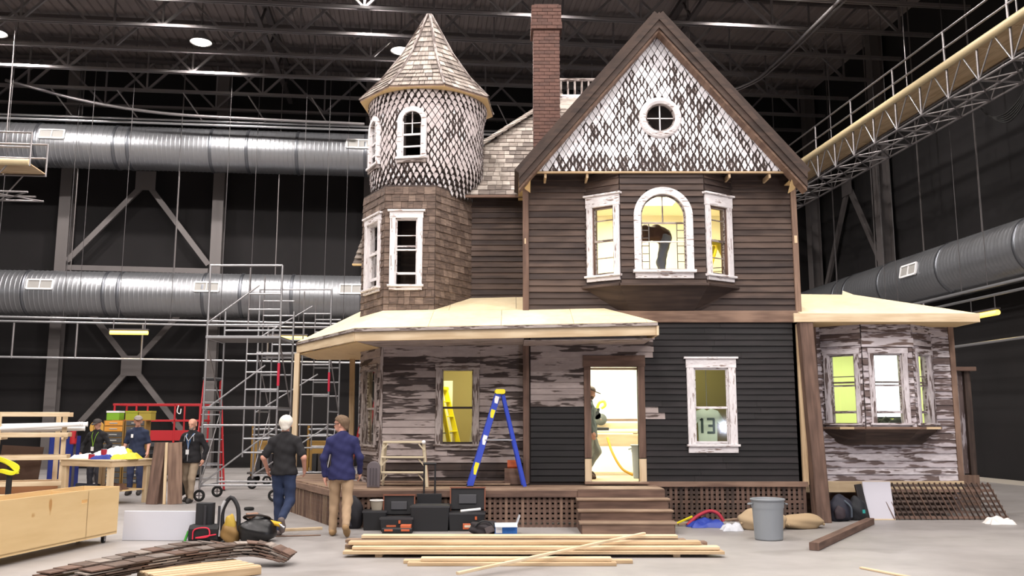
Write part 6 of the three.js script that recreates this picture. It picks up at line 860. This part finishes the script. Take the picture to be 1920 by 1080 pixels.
function person(label, pos, turn, o) {
  const J = { hip: V(0, 0.95, 0), waist: V(0, 1.08, 0.0), chest: V(0, 1.3, 0.0), neck: V(0, 1.48, 0.015), head: V(0, 1.655, -0.01), shL: V(-0.175, 1.4, 0.01), shR: V(0.175, 1.4, 0.01), elL: V(-0.25, 1.14, 0.03), elR: V(0.25, 1.14, 0.03), wrL: V(-0.265, 0.89, -0.03), wrR: V(0.265, 0.89, -0.03), hL: V(-0.09, 0.92, 0), hR: V(0.09, 0.92, 0), kL: V(-0.1, 0.5, -0.02), kR: V(0.1, 0.5, -0.02), aL: V(-0.105, 0.09, 0.02), aR: V(0.105, 0.09, 0.02), tL: V(-0.125, 0.035, -0.15), tR: V(0.125, 0.035, -0.15), look: 0, nod: 0, ...o.pose };
  const b = o.build ?? 1, S = o.scale ?? 1;
  const slim = o.bent ? 0.82 : 1, torso = [[J.hip, J.waist, 0.152 * b, 0.145 * b, 0.72], [J.waist, J.chest, 0.145 * b * slim, 0.158 * b * slim, 0.68], [J.chest, J.chest.clone().lerp(J.neck, 0.45), 0.158 * b, 0.12 * b, 0.66], [J.shL, J.shR, 0.058, 0.058], [J.shL, J.neck.clone().lerp(J.head, 0.1), 0.042, 0.05], [J.shR, J.neck.clone().lerp(J.head, 0.1), 0.042, 0.05]];
  const arm = (s, e, w) => [[J[s], J[e], 0.054 * b, 0.042], [J[e], J[w], 0.042, 0.028]];
  const leg = (h, k, a) => [[J[h], J[k], 0.084 * b, 0.056], [J[k], J[a], 0.055, 0.036]];
  const foot = (a, t) => [[J[a].clone().add(V(0, -0.03, 0.03)), J[t], 0.042, 0.034]];
  const neckB = [J.chest.clone().lerp(J.neck, 0.6), J.head.clone().lerp(J.neck, 0.35), 0.062, 0.055];
  const all = [...torso, ...arm('shL', 'elL', 'wrL'), ...arm('shR', 'elR', 'wrR'), ...leg('hL', 'kL', 'aL'), ...leg('hR', 'kR', 'aR'), ...foot('aL', 'tL'), ...foot('aR', 'tR'), neckB].map((q) => [q[0], q[1], q[2] * 0.94, q[3] * 0.94, q[4]]);
  const geos = [surface(field(all), ...bounds(all, 0.03), 0.016)];
  // head, turned by look (about y) and nod, in its own finer grid
  const hm = new THREE.Matrix4().makeRotationFromEuler(new THREE.Euler(J.nod, J.look, 0, 'YXZ')).setPosition(J.head), hp = (x, y, z) => V(x, y, z);
  const skull = [[hp(0, 0.035, 0.018), hp(0, 0.045, -0.015), 0.084, 0.082], [hp(0, -0.02, -0.03), hp(0, -0.075, -0.055), 0.062, 0.042], [hp(0, -0.1, 0.02), hp(0, -0.02, 0.02), 0.05, 0.06], [hp(0, 0.012, -0.092), hp(0, -0.028, -0.112), 0.011, 0.016], [hp(-0.03, 0.028, -0.086), hp(0.03, 0.028, -0.086), 0.016, 0.016], [hp(0, -0.062, -0.092), hp(0, -0.062, -0.096), 0.02, 0.014]], ears = [[hp(-0.078, 0.0, 0.01), hp(-0.082, -0.03, 0.005), 0.018, 0.012], [hp(0.078, 0.0, 0.01), hp(0.082, -0.03, 0.005), 0.018, 0.012]];
  const sf = field(skull, 0, 0.03), ef = field(ears, 0, 0.01), eyes = field([[hp(-0.032, 0.008, -0.094), hp(-0.032, 0.008, -0.094), 0.013, 0.013], [hp(0.032, 0.008, -0.094), hp(0.032, 0.008, -0.094), 0.013, 0.013]]);
  const headF = (x, y, z) => Math.max(smin(sf(x, y, z), ef(x, y, z), 0.012), -eyes(x, y, z)); geos.push(surface(headF, V(-0.13, -0.16, -0.16), V(0.13, 0.16, 0.14), o.fine ?? 0.008).applyMatrix4(hm));
  // hands
  for (const [e, w, sd, grip] of [['elL', 'wrL', -1, o.gripL ?? 0.5], ['elR', 'wrR', 1, o.gripR ?? 0.5]]) {
    const d = J[w].clone().sub(J[e]).normalize(), side = V(0, 0, -1).sub(d.clone().multiplyScalar(-d.z)).normalize(), palmN = d.clone().cross(side).normalize().multiplyScalar(sd), at = (u, v, n) => J[w].clone().addScaledVector(d, u).addScaledVector(side, v).addScaledVector(palmN, n);
    const h = [[at(-0.02, 0, 0), at(0.04, 0, 0), 0.026, 0.028], [at(0.04, 0.02, 0), at(0.075, 0.026, 0), 0.018, 0.016], [at(0.04, -0.02, 0), at(0.07, -0.026, 0), 0.018, 0.015]];
    [[0.028, 0.075], [0.01, 0.084], [-0.01, 0.078], [-0.027, 0.06]].forEach(([v, len]) => { const a = at(0.075, v, 0), m = at(0.075 + len * 0.5, v, 0.012 * grip * 2 * -1), z = at(0.075 + len * (0.95 - grip * 0.3), v, -len * 0.75 * grip); h.push([a, m, 0.0105, 0.0095], [m, z, 0.0095, 0.008]); });
    h.push([at(0.01, 0.028, -0.004), at(0.045, 0.052, -0.015), 0.014, 0.012], [at(0.045, 0.052, -0.015), at(0.078, 0.05, -0.022), 0.0115, 0.009]);
    geos.push(surface(field(h, 0, 0.008), ...bounds(h, 0.015), o.fine ? 0.006 : 0.0045));
  }
  const nonIdx = geos.map((g) => g), skin = flat(o.skin ?? 0xc58f78, 0.6);
  const body = shade(new THREE.Mesh(mergeGeometries(nonIdx), skin)); body.name = numbered('person'); body.position.set(...pos); body.rotation.y = turn; body.scale.setScalar(S); body.userData = { label, category: 'person' }; scene.add(body);
  const fold = (x, y, z) => 0.0035 * Math.sin(y * 46 + x * 22 + z * 17) + 0.003 * Math.sin(x * 61 - y * 29 + z * 40);
  // shirt
  const sh = o.shirt, lg = sh.sleeve === 'long', sl = (s, e, w) => lg ? [[J[s], J[e], 0.062 * b, 0.053], [J[e], J[w].clone().lerp(J[e], 0.06), 0.053, 0.04]] : [[J[s], J[s].clone().lerp(J[e], 0.78), 0.064 * b, 0.066]];
  const hem = sh.hem ?? 0.86, body2 = [...torso.map((q) => [q[0], q[1], q[2] + 0.014, q[3] + 0.014, q[4]]), ...(o.bent ? [] : [[J.hip.clone().add(V(0, 0.02, 0)), J.hip.clone().add(V(0, hem - 1.05, 0)), 0.17 * b, 0.18 * b, 0.86], ...['L', 'R'].map((k) => [J['h' + k], J['h' + k].clone().lerp(J['k' + k], 0.35), 0.115 * b, 0.105 * b])]), [J.chest.clone().lerp(J.neck, 0.5), J.neck.clone().add(V(0, 0.0, 0)), 0.08, sh.collar ? 0.07 : 0.055]];
  const bent = o.bent, sleeves = [...sl('shL', 'elL', 'wrL'), ...sl('shR', 'elR', 'wrR')], ff = field(body2), fs = field(sleeves), sf2 = (x, y, z) => { const d = ff(x, y, z), w = fold(x, y, z); return bent ? d + w : smin(Math.max(d, hem - y) + w, fs(x, y, z) + w, 0.035); };
  put(body, sh.name, surface(sf2, ...bounds([...body2, ...sleeves], 0.03), 0.014), flat(sh.color, 0.9));
  // trousers
  const tr = [[J.hip, J.waist.clone().lerp(J.hip, 0.5), 0.158 * b, 0.15 * b, 0.74], [J.hL, J.kL, 0.097 * b, 0.075], [J.kL, J.aL, 0.074, 0.058], [J.hR, J.kR, 0.097 * b, 0.075], [J.kR, J.aR, 0.074, 0.058]], tf = field(tr);
  put(body, 'trousers', surface((x, y, z) => tf(x, y, z) + fold(x * 0.8, y * 0.8, z), ...bounds(tr, 0.03), 0.014), flat(o.trousers, 0.9));
  // shoes
  for (const [a, t] of [['aL', 'tL'], ['aR', 'tR']]) { const s = [[J[a].clone().add(V(0, -0.035, 0.03)), J[t].clone().lerp(J[a], 0.3), 0.05, 0.046], [J[t].clone().lerp(J[a], 0.3), J[t], 0.046, 0.04]], q = put(body, 'shoe', surface(field(s), ...bounds(s, 0.02), 0.01), flat(o.shoes ?? 0x2a2422, 0.7)); }
  // hair or cap
  const hr = o.hair; if (hr) { const q = field(skull.slice(0, 1), 0.014 + (hr.thick ?? 0), 0.03), back = field([[hp(0, 0.02, 0.03), hp(0, -0.045, 0.045), 0.085, 0.07]]); put(body, 'hair', surface((x, y, z) => Math.max(smin(q(x, y, z), back(x, y, z), 0.02) + 0.003 * Math.sin(x * 120 + y * 60) * Math.sin(z * 110), (hr.line ?? 0.055) - y - (z > -0.02 ? (z + 0.02) * 1.15 : (z + 0.02) * 0.35), -headF(x, y, z) - 0.03), V(-0.14, -0.14, -0.14), V(0.14, 0.18, 0.18), 0.008).applyMatrix4(hm), flat(hr.color, 0.85)); }
  if (o.cap) { const q = field(skull.slice(0, 1), 0.016), brim = field([[hp(0, 0.055, -0.08), hp(0, 0.045, -0.165), 0.07, 0.055]]); put(body, 'cap', surface((x, y, z) => Math.min(Math.max(q(x, y, z), 0.05 - y), Math.max(brim(x, y, z), Math.abs(y - 0.055 + (z + 0.08) * -0.12) - 0.008)), V(-0.14, -0.05, -0.25), V(0.14, 0.18, 0.16), 0.008).applyMatrix4(hm), flat(o.cap, 0.8)); }
  if (o.beard) { const q = field([skull[1]], 0.008); put(body, 'beard', surface((x, y, z) => Math.max(q(x, y, z), y + 0.05), V(-0.1, -0.16, -0.14), V(0.1, 0.0, 0.06), 0.008).applyMatrix4(hm), flat(o.beard, 0.9)); }
  if (o.glasses) put(body, 'glasses', [new THREE.TorusGeometry(0.024, 0.004, 6, 16).translate(-0.033, 0.008, -0.108), new THREE.TorusGeometry(0.024, 0.004, 6, 16).translate(0.033, 0.008, -0.108), rod(V(-0.058, 0.01, -0.105), V(-0.09, 0.01, 0.0), 0.004, 5), rod(V(0.058, 0.01, -0.105), V(0.09, 0.01, 0.0), 0.004, 5), rod(V(-0.01, 0.01, -0.11), V(0.01, 0.01, -0.11), 0.004, 5)].map((g) => g.applyMatrix4(hm)), flat(0x1a1a1a, 0.4));
  const fz = -0.135 * b;
  if (o.lanyard) { const c = flat(o.lanyard, 0.7); put(body, 'lanyard', sweep([V(-0.07, 1.47, -0.06), V(-0.05, 1.38, fz + 0.012), V(-0.01, 1.2, fz - 0.006), V(0.0, 1.12, fz - 0.012), V(0.015, 1.2, fz - 0.006), V(0.055, 1.38, fz + 0.012), V(0.07, 1.47, -0.06)], 0.006, 40, 5), c); put(body, 'badge', box(0.07, 0.1, 0.008, 0.01, 1.07, fz - 0.018), M.white); }
  if (o.zip) { const z = fz - 0.012, wM = flat(0xb9b9bd, 0.6); put(body, 'zip', sweep([V(0, 1.32, z + 0.004), V(0.0, 1.15, z - 0.004), V(0.0, 0.98, z - 0.004), V(0, 0.87, z - 0.002)], 0.006, 20, 5), wM); for (const k of [-1, 1]) { put(body, 'hood_edge', sweep([V(k * 0.09, 1.46, -0.06), V(k * 0.07, 1.4, fz + 0.01), V(0.0, 1.3, z + 0.002)], 0.009, 14, 6), wM); put(body, 'drawstring', rod(V(k * 0.1, 1.42, fz + 0.02), V(k * 0.11, 1.3, fz + 0.012), 0.006, 5), wM); } }
  if (o.print) put(body, 'chest_print', box(0.05, 0.08, 0.006, 0.08, 1.33, fz - 0.008), M.white);
  return body;
}
// two men walking towards the house, seen from behind
person('man with white hair in black t-shirt and jeans walking towards the house', [-3.48, 0, -13.95], 0.03, { scale: 1.01, skin: 0xd09a86, hair: { color: 0xdcd6cc, thick: 0.004, line: 0.03 }, trousers: 0x26324f, shoes: 0x6a5f5c, shirt: { name: 't_shirt', color: 0x1d1c1f, hem: 0.9 },
  pose: { kL: V(-0.075, 0.5, -0.06), aL: V(-0.06, 0.09, 0.0), tL: V(-0.07, 0.035, -0.17), kR: V(0.1, 0.51, 0.0), aR: V(0.07, 0.31, 0.36), tR: V(0.075, 0.12, 0.33), elL: V(-0.3, 1.16, 0.07), elR: V(0.3, 1.16, 0.07), wrL: V(-0.275, 0.97, -0.1), wrR: V(0.285, 0.97, -0.1), look: 0.0 } });
person('man in navy shirt and khaki trousers walking and looking left', [-2.6, 0, -13.95], 0.05, { scale: 1.01, skin: 0xcf9a86, hair: { color: 0x6b5744, thick: 0.003, line: 0.045 }, glasses: true, trousers: 0xa98f73, shoes: 0x9a7c56, shirt: { name: 'shirt', color: 0x232552, hem: 0.83, sleeve: 'long', collar: true },
  pose: { kL: V(-0.11, 0.5, -0.1), aL: V(-0.12, 0.09, -0.05), tL: V(-0.13, 0.035, -0.22), kR: V(0.1, 0.5, 0.04), aR: V(0.12, 0.2, 0.3), tR: V(0.13, 0.045, 0.18), elL: V(-0.27, 1.14, 0.05), wrL: V(-0.25, 0.88, 0.02), elR: V(0.27, 1.15, 0.03), wrR: V(0.26, 0.92, -0.1), look: 1.25, head: V(-0.02, 1.655, -0.015) }, gripL: 0.35 });
person('bald bearded man in black hoodie and khakis walking by the scaffold', [-6.95, 0, -19.75], Math.PI - 0.15, { build: 1.12, skin: 0xc99680, beard: 0x8d8078, lanyard: 0x2f6aa8, zip: true, fine: 0.01, trousers: 0x9b8a76, shoes: 0x34302e, shirt: { name: 'hoodie', color: 0x17161a, hem: 0.84, sleeve: 'long', collar: true }, pose: { kL: V(-0.1, 0.5, -0.12), aL: V(-0.1, 0.09, -0.14), tL: V(-0.12, 0.035, -0.3), kR: V(0.1, 0.49, 0.02), aR: V(0.1, 0.1, 0.18), tR: V(0.12, 0.035, 0.02), elL: V(-0.31, 1.14, 0.06), elR: V(0.31, 1.14, 0.0), wrL: V(-0.29, 0.9, -0.02), wrR: V(0.29, 0.9, -0.12), nod: -0.1 } });
person('man in black top and cap leaning behind the work table', [-10.1, 0, -22.1], Math.PI - 0.1, { skin: 0xb98a76, cap: 0x3a3432, lanyard: 0x7fae2c, fine: 0.01, trousers: 0x2c2c34, shirt: { name: 'sweater', color: 0x19181b, hem: 0.88, sleeve: 'long' }, pose: { elL: V(-0.34, 1.16, 0.02), elR: V(0.34, 1.16, 0.02), wrL: V(-0.24, 0.96, -0.22), wrR: V(0.26, 0.96, -0.2), nod: -0.25 } });
person('man in navy t-shirt and pale cap standing behind the work table', [-8.95, 0, -21.7], Math.PI + 0.15, { scale: 1.04, skin: 0xc4917c, cap: 0x8d8580, fine: 0.01, print: true, trousers: 0x2b3350, shirt: { name: 't_shirt', color: 0x232c44, hem: 0.88 }, pose: { look: 0.2, wrL: V(-0.27, 0.95, -0.12), wrR: V(0.27, 0.95, -0.12) } });
person('man in cap and grey jacket walking inside the bright doorway', [1.47, 0.65, -17.2], -Math.PI / 2, { scale: 0.97, skin: 0xb08068, cap: 0x4b3a2c, beard: 0x4a392e, fine: 0.01, trousers: 0x77786f, shoes: 0x4a3328, shirt: { name: 'jacket', color: 0x4c5250, hem: 0.8, sleeve: 'long' }, pose: { kL: V(-0.1, 0.52, -0.16), aL: V(-0.1, 0.16, 0.06), tL: V(-0.1, 0.06, -0.08), kR: V(0.1, 0.5, 0.03), aR: V(0.1, 0.09, 0.1), tR: V(0.11, 0.035, -0.07), nod: -0.25 } });
person('person in jeans bending over inside the arched bay window', [2.9, 4.11, -16.75], Math.PI / 2, { scale: 1.02, bent: true, skin: 0x8a6a5c, fine: 0.01, hair: { color: 0x3a2c26 }, trousers: 0x6f7789, shirt: { name: 'jacket', color: 0x4a3128, hem: 0.95, sleeve: 'long' }, pose: { hip: V(0, 1.05, 0.02), waist: V(0, 1.14, -0.14), chest: V(0, 1.13, -0.36), neck: V(0, 1.08, -0.56), head: V(0, 1.0, -0.7), shL: V(-0.18, 1.1, -0.46), shR: V(0.18, 1.1, -0.46), elL: V(-0.2, 0.85, -0.5), elR: V(0.2, 0.85, -0.5), wrL: V(-0.2, 0.62, -0.56), wrR: V(0.2, 0.62, -0.56), hL: V(-0.09, 1.0, 0.02), hR: V(0.09, 1.0, 0.02), kL: V(-0.1, 0.55, -0.1), kR: V(0.1, 0.55, -0.05), nod: -0.9 } });
renderer.render(scene, camera);
